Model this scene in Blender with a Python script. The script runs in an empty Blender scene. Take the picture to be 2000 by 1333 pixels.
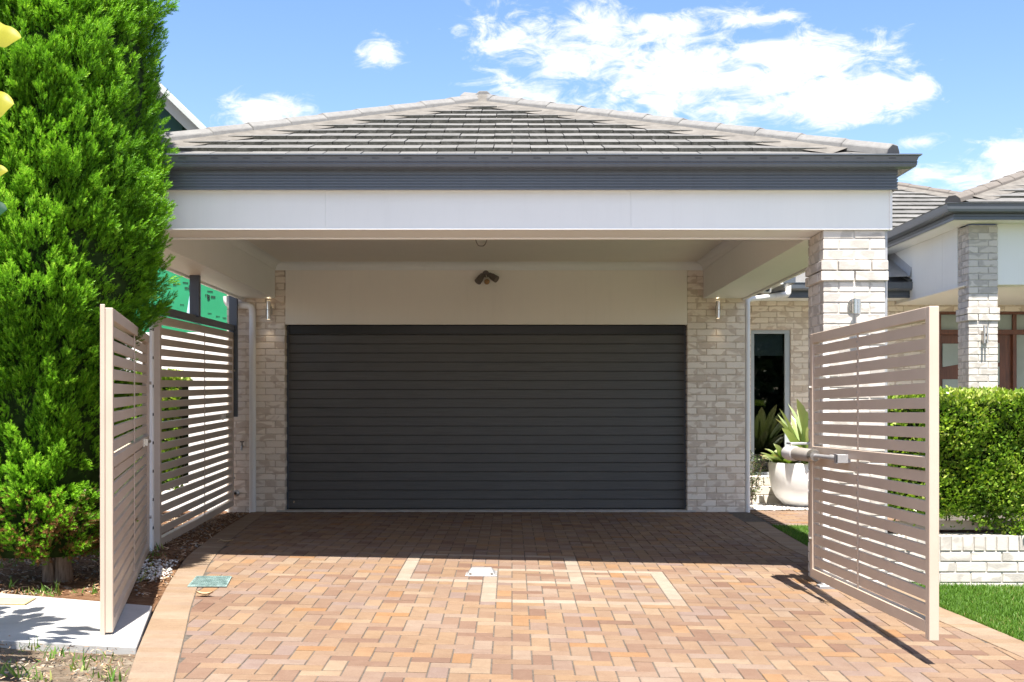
import bpy, bmesh, math, random
import numpy as np
from mathutils import Vector, Matrix

random.seed(7)
rng = np.random.default_rng(7)
sc = bpy.context.scene
COL = sc.collection
R = math.radians

# ------------------------------------------------------------------ camera
CAM_H, F = 1.274, 2350.0            # eye height above the garage slab, focal length in 1/2000 of the frame width
cd = bpy.data.cameras.new("camera")
cd.sensor_width = 36.0
cd.lens = F / 2000.0 * 36.0
cd.shift_y = 131.5 / 2000.0
cd.clip_start, cd.clip_end = 0.05, 2000.0
cam = bpy.data.objects.new("camera", cd)
cam.location = (0, 0, CAM_H)
cam.rotation_euler = (R(90), 0, 0)
COL.objects.link(cam)
sc.camera = cam

# ------------------------------------------------------------------ light, sky, exposure
SUN_EL, SUN_ROT = R(69), R(180)
sd = bpy.data.lights.new("sun", 'SUN')
sd.energy, sd.angle, sd.color = 3.9, R(0.53), (1.0, 0.945, 0.86)
sun = bpy.data.objects.new("sun", sd)
sun.rotation_euler = (R(90) - SUN_EL, 0, R(0))
COL.objects.link(sun)

world = bpy.data.worlds.new("World")
sc.world = world
world.use_nodes = True
WN, WL = world.node_tree.nodes, world.node_tree.links
WN.clear()
SKY_STRENGTH = 0.105


def wnode(t, **kw):
    n = WN.new(t)
    for k, v in kw.items():
        setattr(n, k, v)
    return n


def wmath(op, a, b=None, clamp=False):
    n = wnode('ShaderNodeMath', operation=op, use_clamp=clamp)
    for i, v in enumerate((a, b)):
        if v is None:
            continue
        if isinstance(v, (int, float)):
            n.inputs[i].default_value = v
        else:
            WL.new(v, n.inputs[i])
    return n.outputs[0]


def build_world():
    sky = wnode('ShaderNodeTexSky')
    sky.sky_type = 'NISHITA'
    sky.sun_disc = False
    sky.sun_elevation, sky.sun_rotation = SUN_EL, SUN_ROT
    sky.air_density, sky.dust_density, sky.ozone_density = 1.0, 0.7, 2.2
    hs = wnode('ShaderNodeHueSaturation')
    hs.inputs['Saturation'].default_value = 1.16
    hs.inputs['Value'].default_value = 0.67
    WL.new(sky.outputs[0], hs.inputs['Color'])
    tint = wnode('ShaderNodeMix', data_type='RGBA', blend_type='MULTIPLY')
    tint.inputs['Factor'].default_value = 1.0
    WL.new(hs.outputs[0], tint.inputs['A'])
    tint.inputs['B'].default_value = (1.06, 0.968, 1.0, 1)
    tc = wnode('ShaderNodeTexCoord')
    nz = wnode('ShaderNodeTexNoise')
    nz.inputs['Scale'].default_value = 9.0
    nz.inputs['Detail'].default_value = 9.0
    nz.inputs['Roughness'].default_value = 0.62
    nz.inputs['Distortion'].default_value = 0.5
    mp = wnode('ShaderNodeMapping')
    mp.inputs['Scale'].default_value = (1.0, 1.0, 2.1)
    WL.new(tc.outputs['Generated'], mp.inputs['Vector'])
    WL.new(mp.outputs[0], nz.inputs['Vector'])
    # cumulus banks by direction (east, up, half width, half height) as tangents from due north
    banks = [(.03, .287, .066, .040), (.012, .262, .05, .035), (.07, .318, .035, .02), (.19, .272, .085, .038), (.13, .265, .06, .03),
             (.26, .257, .075, .022), (.215, .292, .07, .02), (.125, .318, .05, .012), (.205, .323, .035, .007), (-.107, .297, .022, .012), (-.205, .25, .038, .017),
             (.335, .222, .022, .008), (.415, .217, .03, .012), (.345, .195, .03, .008), (.41, .192, .06, .02), (.31, .262, .04, .014),
             (-.62, .33, .12, .04), (.75, .30, .13, .045), (-.36, .22, .06, .012), (.6, .42, .1, .03)]
    best = None
    for (u, v, w, h) in banks:
        d = Vector((u, 1, v)).normalized()
        s = wnode('ShaderNodeVectorMath', operation='SUBTRACT')
        WL.new(tc.outputs['Generated'], s.inputs[0])
        s.inputs[1].default_value = d
        m = wnode('ShaderNodeVectorMath', operation='MULTIPLY')
        WL.new(s.outputs[0], m.inputs[0])
        m.inputs[1].default_value = (1 / w, 1.5, 1 / h)
        ln = wnode('ShaderNodeVectorMath', operation='LENGTH')
        WL.new(m.outputs[0], ln.inputs[0])
        k = wmath('SUBTRACT', 1.0, ln.outputs['Value'])
        best = k if best is None else wmath('MAXIMUM', best, k)
    n3 = wnode('ShaderNodeTexNoise')
    n3.inputs['Scale'].default_value = 30.0
    n3.inputs['Detail'].default_value = 8.0
    n3.inputs['Roughness'].default_value = 0.66
    n3.inputs['Distortion'].default_value = 0.9
    WL.new(mp.outputs[0], n3.inputs['Vector'])
    nb = wmath('ADD', wmath('MULTIPLY', wmath('SUBTRACT', nz.outputs['Fac'], 0.45), 3.0), wmath('MULTIPLY', wmath('SUBTRACT', n3.outputs['Fac'], 0.50), 2.9))
    dens = wmath('ADD', wmath('MAXIMUM', best, -1.6), nb)
    # scattered cloud everywhere else in the sky, thickened out of view for fill light
    n2 = wnode('ShaderNodeTexNoise')
    n2.inputs['Scale'].default_value = 3.2
    n2.inputs['Detail'].default_value = 8.0
    n2.inputs['Roughness'].default_value = 0.6
    WL.new(mp.outputs[0], n2.inputs['Vector'])
    sepd = wnode('ShaderNodeSeparateXYZ')
    WL.new(tc.outputs['Generated'], sepd.inputs[0])
    away = wmath('MULTIPLY', wmath('SUBTRACT', .78, sepd.outputs['Y']), 4.0, clamp=True)
    far = wmath('MULTIPLY', wmath('MULTIPLY', wmath('SUBTRACT', n2.outputs['Fac'], 0.465), 6.0), away)
    dens = wmath('MAXIMUM', dens, far)
    fac = wmath('MULTIPLY', dens, 1.0, clamp=True)
    sm = wnode('ShaderNodeMapRange', interpolation_type='SMOOTHSTEP')
    WL.new(fac, sm.inputs['Value'])
    sm.inputs['To Max'].default_value = 0.97
    mx = wnode('ShaderNodeMix', data_type='RGBA')
    WL.new(sm.outputs[0], mx.inputs['Factor'])
    WL.new(tint.outputs['Result'], mx.inputs['A'])
    cc = wnode('ShaderNodeMix', data_type='RGBA')
    WL.new(wmath('MULTIPLY', wmath('SUBTRACT', nz.outputs['Fac'], 0.35), 3.0, clamp=True), cc.inputs['Factor'])
    cc.inputs['A'].default_value = (2.9, 3.05, 3.25, 1)
    cc.inputs['B'].default_value = (3.5, 3.5, 3.55, 1)
    WL.new(cc.outputs['Result'], mx.inputs['B'])
    bg = wnode('ShaderNodeBackground')
    bg.inputs['Strength'].default_value = SKY_STRENGTH
    WL.new(mx.outputs['Result'], bg.inputs['Color'])
    out = wnode('ShaderNodeOutputWorld')
    WL.new(bg.outputs[0], out.inputs[0])


build_world()
sc.view_settings.view_transform = 'Standard'
sc.view_settings.look = 'None'
sc.view_settings.exposure = 1.85
sc.view_settings.gamma = 1.0
sc.view_settings.use_curve_mapping = False


# ------------------------------------------------------------------ measuring helpers
def wx(px, Y):
    return (px - 1000.0) * Y / F


def wz(py, Y):
    return CAM_H + (798.0 - py) * Y / F


def ground(X, Y):
    """Driveway level: flat under the carport, falling gently to the street and to the right."""
    t = 10.2 - Y
    a = -0.028 * (0.15 * math.log1p(math.exp(t / 0.15)) if t < 6 else t)
    c = 0.02 * min(1.0, max(0.0, (14.83 - Y) / 4.6))
    return a - c * max(-4.5, min(4.5, X))


def on_ground(px, py):
    lo, hi = 2.0, 60.0
    for _ in range(50):
        Y = (lo + hi) / 2
        if 798.0 + F * (CAM_H - ground(wx(px, Y), Y)) / Y > py:
            lo = Y
        else:
            hi = Y
    return (wx(px, lo), lo)


# ------------------------------------------------------------------ materials
MATS = {}


class NT:
    def __init__(s, name, rough=0.6, spec=0.5):
        s.m = bpy.data.materials.new(name)
        s.m.use_nodes = True
        s.n, s.l = s.m.node_tree.nodes, s.m.node_tree.links
        s.b = s.n['Principled BSDF']
        s.b.inputs['Roughness'].default_value = rough
        s.b.inputs['Specular IOR Level'].default_value = spec
        MATS[name] = s.m

    def node(s, t, **kw):
        n = s.n.new(t)
        for k, v in kw.items():
            setattr(n, k, v)
        return n

    def link(s, a, b):
        s.l.new(a, b)

    def math(s, op, a, b=None, clamp=False):
        n = s.node('ShaderNodeMath', operation=op, use_clamp=clamp)
        for i, v in enumerate((a, b)):
            if v is None:
                continue
            if isinstance(v, (int, float)):
                n.inputs[i].default_value = v
            else:
                s.link(v, n.inputs[i])
        return n.outputs[0]

    def coords(s, kind='Object', scale=(1, 1, 1), rnd=0.0):
        tc = s.node('ShaderNodeTexCoord')
        mp = s.node('ShaderNodeMapping')
        mp.inputs['Scale'].default_value = scale
        s.link(tc.outputs[kind], mp.inputs['Vector'])
        if rnd:
            oi = s.node('ShaderNodeObjectInfo')
            s.link(s.math('MULTIPLY', oi.outputs['Random'], rnd), mp.inputs['Location'])
        return mp.outputs[0]

    def world(s, scale=(1, 1, 1)):
        g = s.node('ShaderNodeNewGeometry')
        mp = s.node('ShaderNodeMapping')
        mp.inputs['Scale'].default_value = scale
        s.link(g.outputs['Position'], mp.inputs['Vector'])
        return mp.outputs[0]

    def noise(s, vec, scale, detail=4, rough=0.55, dist=0.0):
        n = s.node('ShaderNodeTexNoise')
        n.inputs['Scale'].default_value = scale
        n.inputs['Detail'].default_value = detail
        n.inputs['Roughness'].default_value = rough
        n.inputs['Distortion'].default_value = dist
        s.link(vec, n.inputs['Vector'])
        return n.outputs['Fac']

    def ramp(s, fac, stops, interp='LINEAR'):
        r = s.node('ShaderNodeValToRGB')
        r.color_ramp.interpolation = interp
        el = r.color_ramp.elements
        while len(el) < len(stops):
            el.new(0.5)
        for e, (p, c) in zip(el, stops):
            e.position = p
            e.color = (c[0], c[1], c[2], 1)
        s.link(fac, r.inputs[0])
        return r.outputs[0]

    def mix(s, fac, a, b, blend='MIX'):
        m = s.node('ShaderNodeMix', data_type='RGBA', blend_type=blend)
        for k, v in (('Factor', fac), ('A', a), ('B', b)):
            sock = m.inputs[k]
            if isinstance(v, (int, float)):
                sock.default_value = v
            elif isinstance(v, tuple):
                sock.default_value = (v[0], v[1], v[2], 1)
            else:
                s.link(v, sock)
        return m.outputs['Result']

    def color(s, c):
        if isinstance(c, tuple):
            s.b.inputs['Base Color'].default_value = (c[0], c[1], c[2], 1)
        else:
            s.link(c, s.b.inputs['Base Color'])

    def bump(s, h, strength=0.3, dist=0.01):
        b = s.node('ShaderNodeBump')
        b.inputs['Strength'].default_value = strength
        b.inputs['Distance'].default_value = dist
        s.link(h, b.inputs['Height'])
        s.link(b.outputs[0], s.b.inputs['Normal'])


def paint(name, c, rough=0.5, spec=0.5, var=0.08, scale=3.0, metal=0.0, streak=(1, 1, 1), bump=0.0, bscale=120, dirt=0.0):
    t = NT(name, rough, spec)
    v = t.world(streak)
    f = t.noise(v, scale, 5, 0.6)
    lo = tuple(x * (1 - var) for x in c)
    hi = tuple(min(1, x * (1 + var)) for x in c)
    col = t.ramp(f, [(0.3, lo), (0.7, hi)])
    if dirt:
        runs = t.ramp(t.noise(t.world((7, 7, .5)), 2.2, 6, 0.7), [(0.5, (0, 0, 0)), (0.78, (1, 1, 1))])
        spots = t.ramp(t.noise(t.world((1, 1, 1)), 38, 3, 0.6), [(0.66, (0, 0, 0)), (0.74, (1, 1, 1))])
        col = t.mix(t.math('MULTIPLY', runs, dirt), col, tuple(x * .55 for x in c))
        col = t.mix(t.math('MULTIPLY', spots, dirt * .8), col, tuple(x * .4 for x in c))
    t.color(col)
    t.b.inputs['Metallic'].default_value = metal
    if bump:
        t.bump(t.noise(v, bscale, 2), bump, 0.004)
    return t.m


def make_brick(name, cream, smear, dark):
    t = NT(name, 0.85, 0.25)
    v = t.coords('Object', (1, 1, 1.5), 91.0)
    f = t.noise(v, 5.6, 1.5, 0.45, 0.7)
    sm = t.ramp(f, [(0.515, (0, 0, 0)), (0.58, (1, 1, 1))])
    oi = t.node('ShaderNodeObjectInfo')
    grain = t.noise(v, 70, 3, 0.6)
    base = t.mix(oi.outputs['Random'], cream, tuple(x * 0.87 for x in cream))
    soft = t.ramp(t.noise(v, 16, 3, 0.6, 0.6), [(0.3, (0, 0, 0)), (0.7, (1, 1, 1))])
    col = t.mix(t.math('MULTIPLY', sm, 0.72), base, t.mix(soft, smear, dark))
    col = t.mix(0.12, col, t.ramp(grain, [(0.3, (0.25, 0.22, 0.2)), (0.7, (1, 0.97, 0.93))]), 'MULTIPLY')
    t.color(col)
    t.bump(t.noise(v, 55, 5, 0.7), 0.35, 0.006)


make_brick("shaded_brick", (0.88, 0.785, 0.665), (0.62, 0.505, 0.40), (0.54, 0.43, 0.335))  # paler, warmer copy of the one brick, for walls in shade
make_brick("sunlit_brick", (0.64, 0.60, 0.55), (0.43, 0.40, 0.365), (0.35, 0.325, 0.295))  # darker copy of the same brick, for pillars and wall in sun
paint("mortar", (0.60, 0.50, 0.40), 0.95, 0.1, 0.2, 20)
paint("mortar_grey", (0.47, 0.445, 0.41), 0.95, 0.1, 0.2, 20)
paint("beam_paint", (0.78, 0.785, 0.755), 0.55, 0.4, 0.025, 0.9, dirt=.07)
paint("wall_sheet", (0.82, 0.77, 0.68), 0.6, 0.4, 0.025, 0.8, dirt=.07)
paint("ceiling_paint", (0.82, 0.78, 0.70), 0.7, 0.3, 0.03, 0.7, dirt=.08)
paint("trim_white", (0.80, 0.79, 0.77), 0.45, 0.5, 0.03, 2)
paint("gutter_grey", (0.098, 0.112, 0.132), 0.28, 0.5, 0.05, 0.8, dirt=.3)
paint("steel_grey", (0.065, 0.075, 0.095), 0.4, 0.5, 0.1, 3)
paint("pvc", (0.74, 0.72, 0.68), 0.4, 0.5, 0.05, 3, 0, (4, 4, .6), dirt=.3)
paint("stainless", (0.62, 0.60, 0.57), 0.22, 0.5, 0.06, 6, 1.0)
paint("dull_metal", (0.42, 0.40, 0.37), 0.38, 0.5, 0.15, 14, 0.9)
paint("galvanised", (0.42, 0.42, 0.425), 0.42, 0.5, 0.1, 9, 0.5)
paint("bronze_plastic", (0.13, 0.105, 0.085), 0.5, 0.5, 0.15, 20)
paint("amber", (0.35, 0.2, 0.08), 0.25, 0.5, 0.1, 20)
paint("black_plastic", (0.012, 0.012, 0.013), 0.35, 0.5, 0.1, 10)
paint("motor_white", (0.50, 0.49, 0.48), 0.35, 0.5, 0.05, 8)
paint("motor_taupe", (0.27, 0.245, 0.22), 0.45, 0.5, 0.06, 8)
paint("pot_white", (0.80, 0.79, 0.77), 0.35, 0.5, 0.05, 4)
paint("door_timber", (0.14, 0.05, 0.026), 0.35, 0.5, 0.35, 5, 0, (7, 7, .6))
paint("frosted", (0.32, 0.37, 0.34), 0.3, 0.5, 0.12, 3)
paint("window_frame", (0.42, 0.46, 0.48), 0.4, 0.5, 0.05, 4)
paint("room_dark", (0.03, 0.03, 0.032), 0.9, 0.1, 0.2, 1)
paint("blind", (0.6, 0.62, 0.62), 0.9, 0.1, 0.06, 3, 0, (20, 20, 1))
paint("limestone", (0.66, 0.61, 0.53), 0.85, 0.2, 0.1, 6)
paint("render_white", (0.78, 0.77, 0.75), 0.8, 0.2, 0.05, 2)
paint("barge_white", (0.40, 0.43, 0.41), 0.5, 0.4, 0.05, 3)
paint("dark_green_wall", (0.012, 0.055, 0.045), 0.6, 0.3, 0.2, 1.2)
paint("membrane_blue", (0.46, 0.66, 0.76), 0.35, 0.5, 0.12, 2.2, 0, (3, 3, .5))
paint("print_black", (0.02, 0.03, 0.025), 0.7, 0.2, 0.1, 5)
paint("lid_yellow", (0.62, 0.50, 0.20), 0.75, 0.2, 0.12, 12)
paint("slab_sill", (0.42, 0.40, 0.37), 0.85, 0.2, 0.2, 9)
paint("dry_leaf", (0.45, 0.33, 0.20), 0.8, 0.2, 0.25, 40)
paint("bounce_road_grey", (0.29, 0.285, 0.275), 0.9, 0.2, 0.15, 3)
paint("bark", (0.20, 0.15, 0.115), 0.95, 0.1, 0.45, 9, 0, (7, 7, .8), 0.6, 60)
paint("hedge_core", (0.018, 0.028, 0.008), 0.95, 0.05, 0.4, 20)
paint("conifer_core", (0.016, 0.030, 0.008), 0.95, 0.05, 0.4, 20)


def gate_mat():
    t = NT("gate_paint", 0.42, 0.5)
    v = t.world((1, 1, 1))
    f = t.noise(v, 2.2, 4, 0.6)
    col = t.ramp(f, [(0.3, (0.465, 0.372, 0.295)), (0.7, (0.52, 0.42, 0.335))])
    dust = t.ramp(t.noise(t.world((12, 12, 1.3)), 2.0, 5, 0.7), [(0.55, (0, 0, 0)), (0.8, (1, 1, 1))])
    t.color(t.mix(t.math('MULTIPLY', dust, 0.22), col, (0.42, 0.34, 0.27)))
    t.bump(t.noise(v, 260, 2), 0.05, 0.002)


def garage_door_mat():
    t = NT("door_charcoal", 0.48, 0.35)
    v = t.world((0.9, 1, 26))
    f = t.noise(v, 3.2, 6, 0.65, 0.4)
    col = t.ramp(f, [(0.3, (0.080, 0.077, 0.072)), (0.72, (0.111, 0.107, 0.101))])
    smudge = t.ramp(t.noise(t.world((1, 1, 2.4)), 1.1, 5, 0.6), [(0.56, (0, 0, 0)), (0.8, (1, 1, 1))])
    t.color(t.mix(t.math('MULTIPLY', smudge, 0.35), col, (0.155, 0.152, 0.144)))
    t.bump(f, 0.22, 0.004)


PAVER_STOPS = [(0.0, (0.157, 0.095, 0.067)), (0.12, (0.188, 0.123, 0.087)), (0.28, (0.224, 0.152, 0.094)), (0.46, (0.203, 0.144, 0.110)),
               (0.60, (0.236, 0.157, 0.092)), (0.74, (0.195, 0.144, 0.123)), (0.88, (0.254, 0.192, 0.133)), (1.0, (0.237, 0.131, 0.061))]
CREAM_STOPS = [(0.0, (0.275, 0.226, 0.176)), (0.5, (0.305, 0.258, 0.209)), (1.0, (0.254, 0.203, 0.153))]


def paver_mat(name, stops, source):
    t = NT(name, 0.82, 0.25)
    if source == 'object':
        f = t.node('ShaderNodeObjectInfo').outputs['Random']
    else:
        f = t.node('ShaderNodeAttribute', attribute_name='tone').outputs['Fac']
    col = t.ramp(f, stops)
    w = t.world((1, 1, 1))
    sand = t.noise(w, 105, 5, 0.8)
    col = t.mix(0.5, col, t.ramp(sand, [(0.25, (0.45, 0.40, 0.36)), (0.55, (1, 1, 1)), (0.8, (1.0, 0.94, 0.85))]), 'MULTIPLY')
    blot = t.noise(w, 9, 4, 0.6, 0.5)
    col = t.mix(0.42, col, t.ramp(blot, [(0.3, (0.72, 0.62, 0.58)), (0.65, (1.0, 1.0, 1.0))]), 'MULTIPLY')
    stain = t.noise(w, 0.9, 5, 0.6)
    col = t.mix(0.4, col, t.ramp(stain, [(0.35, (0.72, 0.68, 0.68)), (0.6, (1.0, 1.0, 1.0))]), 'MULTIPLY')
    t.color(col)
    t.bump(sand, 0.25, 0.004)


gate_mat()
garage_door_mat()
paver_mat("paver", PAVER_STOPS, 'object')
paver_mat("paver_far", PAVER_STOPS, 'attr')
paver_mat("paver_cream", CREAM_STOPS, 'object')
paver_mat("border_paver", [(0.0, (0.232, 0.165, 0.107)), (0.35, (0.253, 0.188, 0.129)), (0.7, (0.265, 0.205, 0.149)), (1.0, (0.227, 0.165, 0.116))], 'object')


def ground_mats():
    t = NT("joint_sand", 0.95, 0.1)
    t.color(t.ramp(t.noise(t.world(), 30, 4, 0.7), [(0.3, (0.055, 0.048, 0.042)), (0.7, (0.135, 0.118, 0.10))]))
    t = NT("concrete", 0.85, 0.25)
    w = t.world()
    a = t.noise(w, 2.5, 6, 0.65)
    b = t.noise(w, 120, 3, 0.7)
    t.color(t.mix(0.2, t.ramp(a, [(0.3, (0.33, 0.325, 0.312)), (0.62, (0.42, 0.415, 0.405))]), t.ramp(b, [(0.3, (0.5, 0.5, 0.5)), (0.7, (1, 1, 1))]), 'MULTIPLY'))
    t.bump(b, 0.2, 0.004)
    t = NT("soil", 0.95, 0.1)
    w = t.world()
    a = t.noise(w, 5, 6, 0.7, 0.6)
    b = t.noise(w, 46, 5, 0.75)
    c = t.ramp(a, [(0.3, (0.095, 0.069, 0.048)), (0.5, (0.190, 0.149, 0.109)), (0.72, (0.313, 0.264, 0.205))])
    t.color(t.mix(0.6, c, t.ramp(b, [(0.3, (0.272, 0.238, 0.205)), (0.7, (1, 1, 1))]), 'MULTIPLY'))
    t.bump(b, 0.7, 0.02)
    t = NT("mulch", 0.95, 0.1)
    w = t.world((1, 1.6, 1))
    a = t.noise(w, 7, 6, 0.7, 1.0)
    b = t.noise(w, 70, 4, 0.75, 1.5)
    c = t.ramp(a, [(0.3, (0.115, 0.06, 0.035)), (0.5, (0.22, 0.12, 0.066)), (0.75, (0.34, 0.22, 0.13))])
    t.color(t.mix(0.65, c, t.ramp(b, [(0.3, (0.3, 0.27, 0.25)), (0.7, (1, 1, 1))]), 'MULTIPLY'))
    t.bump(b, 0.8, 0.02)
    t = NT("turf", 0.9, 0.1)
    a = t.noise(t.world(), 14, 5, 0.7)
    t.color(t.ramp(a, [(0.3, (0.035, 0.06, 0.012)), (0.7, (0.07, 0.125, 0.022))]))
    t = NT("pebble_white", 0.75, 0.3)
    oi = t.node('ShaderNodeAttribute', attribute_name='tone').outputs['Fac']
    t.color(t.ramp(oi, [(0.0, (0.16, 0.135, 0.11)), (0.2, (0.36, 0.33, 0.29)), (0.45, (0.60, 0.58, 0.55)), (1.0, (0.72, 0.71, 0.69))]))
    t = NT("chips", 0.95, 0.1)
    oi = t.node('ShaderNodeAttribute', attribute_name='tone').outputs['Fac']
    t.color(t.ramp(oi, [(0.0, (0.085, 0.045, 0.026)), (0.35, (0.22, 0.12, 0.065)), (0.7, (0.36, 0.235, 0.14)), (1.0, (0.52, 0.42, 0.31))]))
    t = NT("gravel_bed", 0.9, 0.2)
    vo = t.node('ShaderNodeTexVoronoi')
    vo.inputs['Scale'].default_value = 45
    t.link(t.world(), vo.inputs['Vector'])
    t.color(t.ramp(vo.outputs['Distance'], [(0.0, (0.74, 0.72, 0.69)), (0.55, (0.60, 0.57, 0.53)), (0.9, (0.25, 0.22, 0.2))]))


ground_mats()


def leaf_mat(name, stops, rough=0.45, spec=0.4, trans=0.35, tint=(1.0, 1.0, 0.5)):
    t = NT(name, rough, spec)
    f = t.node('ShaderNodeAttribute', attribute_name='tone').outputs['Fac']
    col = t.ramp(f, stops)
    t.color(col)
    tr = t.node('ShaderNodeBsdfTranslucent')
    t.link(t.mix(1.0, col, tint, 'MULTIPLY'), tr.inputs['Color'])
    mx = t.node('ShaderNodeMixShader')
    mx.inputs[0].default_value = trans
    t.link(t.b.outputs[0], mx.inputs[1])
    t.link(tr.outputs[0], mx.inputs[2])
    t.link(mx.outputs[0], t.n['Material Output'].inputs[0])
    return t


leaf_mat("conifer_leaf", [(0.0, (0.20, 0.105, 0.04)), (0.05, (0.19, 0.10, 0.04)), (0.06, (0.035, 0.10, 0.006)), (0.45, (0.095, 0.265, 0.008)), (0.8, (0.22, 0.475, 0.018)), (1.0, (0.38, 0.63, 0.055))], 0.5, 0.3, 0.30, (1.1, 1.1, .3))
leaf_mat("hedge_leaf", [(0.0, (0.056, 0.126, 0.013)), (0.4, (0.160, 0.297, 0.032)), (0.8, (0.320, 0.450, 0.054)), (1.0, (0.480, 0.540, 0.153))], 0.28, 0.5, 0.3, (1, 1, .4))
leaf_mat("grass_blade", [(0.0, (0.055, 0.13, 0.014)), (0.5, (0.09, 0.205, 0.02)), (0.9, (0.135, 0.25, 0.035)), (1.0, (0.30, 0.27, 0.10))], 0.5, 0.3, 0.35, (1, 1, .4))
leaf_mat("weed_leaf", [(0.0, (0.06, 0.15, 0.02)), (0.6, (0.13, 0.25, 0.04)), (1.0, (0.34, 0.33, 0.12))], 0.5, 0.3, 0.35, (1, 1, .4))
leaf_mat("bromeliad_leaf", [(0.0, (0.10, 0.20, 0.03)), (0.4, (0.17, 0.28, 0.035)), (0.7, (0.34, 0.40, 0.21)), (0.9, (0.46, 0.30, 0.18)), (1.0, (0.30, 0.09, 0.06))], 0.35, 0.5, 0.25, (1, 1, .5))
leaf_mat("shrub_leaf", [(0.0, (0.03, 0.06, 0.02)), (0.6, (0.07, 0.11, 0.035)), (1.0, (0.14, 0.12, 0.06))], 0.4, 0.4, 0.2, (1, 1, .5))
leaf_mat("broad_leaf", [(0.0, (0.022, 0.076, 0.044)), (0.4, (0.050, 0.152, 0.048)), (0.55, (0.324, 0.319, 0.024)), (1.0, (0.446, 0.418, 0.048))], 0.35, 0.5, 0.45, (1, .95, .35))


def tile_mats():
    t = NT("tile_top", 0.85, 0.25)
    w = t.world()
    oi = t.node('ShaderNodeObjectInfo')
    base = t.ramp(oi.outputs['Random'], [(0.0, (0.143, 0.141, 0.136)), (0.5, (0.168, 0.165, 0.160)), (1.0, (0.195, 0.192, 0.185))])
    a = t.noise(w, 12, 6, 0.7, 0.6)
    b = t.noise(w, 90, 3, 0.7)
    col = t.mix(0.55, base, t.ramp(a, [(0.3, (0.58, 0.56, 0.54)), (0.6, (1, 1, 1))]), 'MULTIPLY')
    col = t.mix(0.3, col, t.ramp(b, [(0.3, (0.5, 0.5, 0.5)), (0.7, (1, 1, 1))]), 'MULTIPLY')
    t.color(col)
    t.bump(b, 0.3, 0.005)
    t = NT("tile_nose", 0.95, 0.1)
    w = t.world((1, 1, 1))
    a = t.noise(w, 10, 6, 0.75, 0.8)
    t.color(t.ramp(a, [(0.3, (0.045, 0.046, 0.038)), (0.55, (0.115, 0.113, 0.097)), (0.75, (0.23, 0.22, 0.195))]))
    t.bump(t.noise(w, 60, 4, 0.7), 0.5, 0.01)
    for nm, c0, c1 in (("hip_cap", (0.147, 0.144, 0.141), (0.202, 0.199, 0.193)), ("cap_tan", (0.126, 0.111, 0.098), (0.160, 0.143, 0.128))):
        t = NT(nm, 0.85, 0.25)
        w = t.world()
        a = t.noise(w, 11, 6, 0.75, 0.6)
        s2 = t.ramp(t.noise(w, 34, 5, 0.75), [(0.58, (0, 0, 0)), (0.72, (1, 1, 1))])
        t.color(t.mix(t.math('MULTIPLY', s2, 0.4), t.ramp(a, [(0.3, c0), (0.65, c1)]), (0.26, 0.25, 0.225)))
        t.bump(a, 0.3, 0.01)
    paint("bedding", (0.145, 0.135, 0.122), 0.95, 0.1, 0.25, 9, bump=0.4, bscale=60)


tile_mats()


def special_mats():
    t = NT("window_glass", 0.02, 0.5)
    fr = t.node('ShaderNodeFresnel')
    fr.inputs[0].default_value = 1.6
    tr = t.node('ShaderNodeBsdfTransparent')
    tr.inputs[0].default_value = (0.55, 0.6, 0.6, 1)
    gl = t.node('ShaderNodeBsdfGlossy')
    gl.inputs['Roughness'].default_value = 0.015
    mx = t.node('ShaderNodeMixShader')
    t.link(t.math('MULTIPLY', fr.outputs[0], 1.5, True), mx.inputs[0])
    t.link(tr.outputs[0], mx.inputs[1])
    t.link(gl.outputs[0], mx.inputs[2])
    t.link(mx.outputs[0], t.n['Material Output'].inputs[0])
    t = NT("lamp_glow", 0.4)
    t.color((0.9, 0.8, 0.6))
    t.b.inputs['Emission Color'].default_value = (1.0, 0.78, 0.5, 1)
    t.b.inputs['Emission Strength'].default_value = 0.5
    t = NT("wrap_green", 0.5, 0.3)
    w = t.world((1, 1, 1))
    dots = t.node('ShaderNodeTexVoronoi')
    dots.inputs['Scale'].default_value = 7
    dots.inputs['Randomness'].default_value = 0.0
    t.link(w, dots.inputs['Vector'])
    col = t.ramp(t.noise(w, 2.0, 4, 0.6), [(0.3, (0.018, 0.216, 0.094)), (0.7, (0.025, 0.266, 0.120))])
    t.color(t.mix(t.ramp(dots.outputs['Distance'], [(0.05, (.5, .5, .5)), (0.07, (0, 0, 0))]), col, (0.02, 0.2, 0.1)))
    t = NT("grate_metal", 0.5, 0.5)
    t.color(t.ramp(t.noise(t.world(), 22, 4, 0.7), [(0.3, (0.12, 0.20, 0.19)), (0.7, (0.40, 0.52, 0.50))]))
    t.b.inputs['Metallic'].default_value = 0.3


special_mats()

# ------------------------------------------------------------------ objects, parts, mesh building
WLOC = {}


def tag(o, label=None, cat=None, group=None, kind=None):
    if label: o['label'] = label
    if cat: o['category'] = cat
    if group: o['group'] = group
    if kind: o['kind'] = kind
    return o


def thing(name, loc, label, cat, group=None):
    o = bpy.data.objects.new(name, None)
    o.empty_display_size = 0.1
    o.location = loc
    WLOC[o] = Vector(loc)
    COL.objects.link(o)
    return tag(o, label, cat, group)


def place(name, mesh, loc, parent=None, rot=None):
    o = bpy.data.objects.new(name, mesh)
    loc = Vector(loc)
    WLOC[o] = loc
    if parent is not None:
        o.parent = parent
        o.location = loc - WLOC[parent]
    else:
        o.location = loc
    if rot is not None:
        o.rotation_euler = rot
    COL.objects.link(o)
    return o


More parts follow.
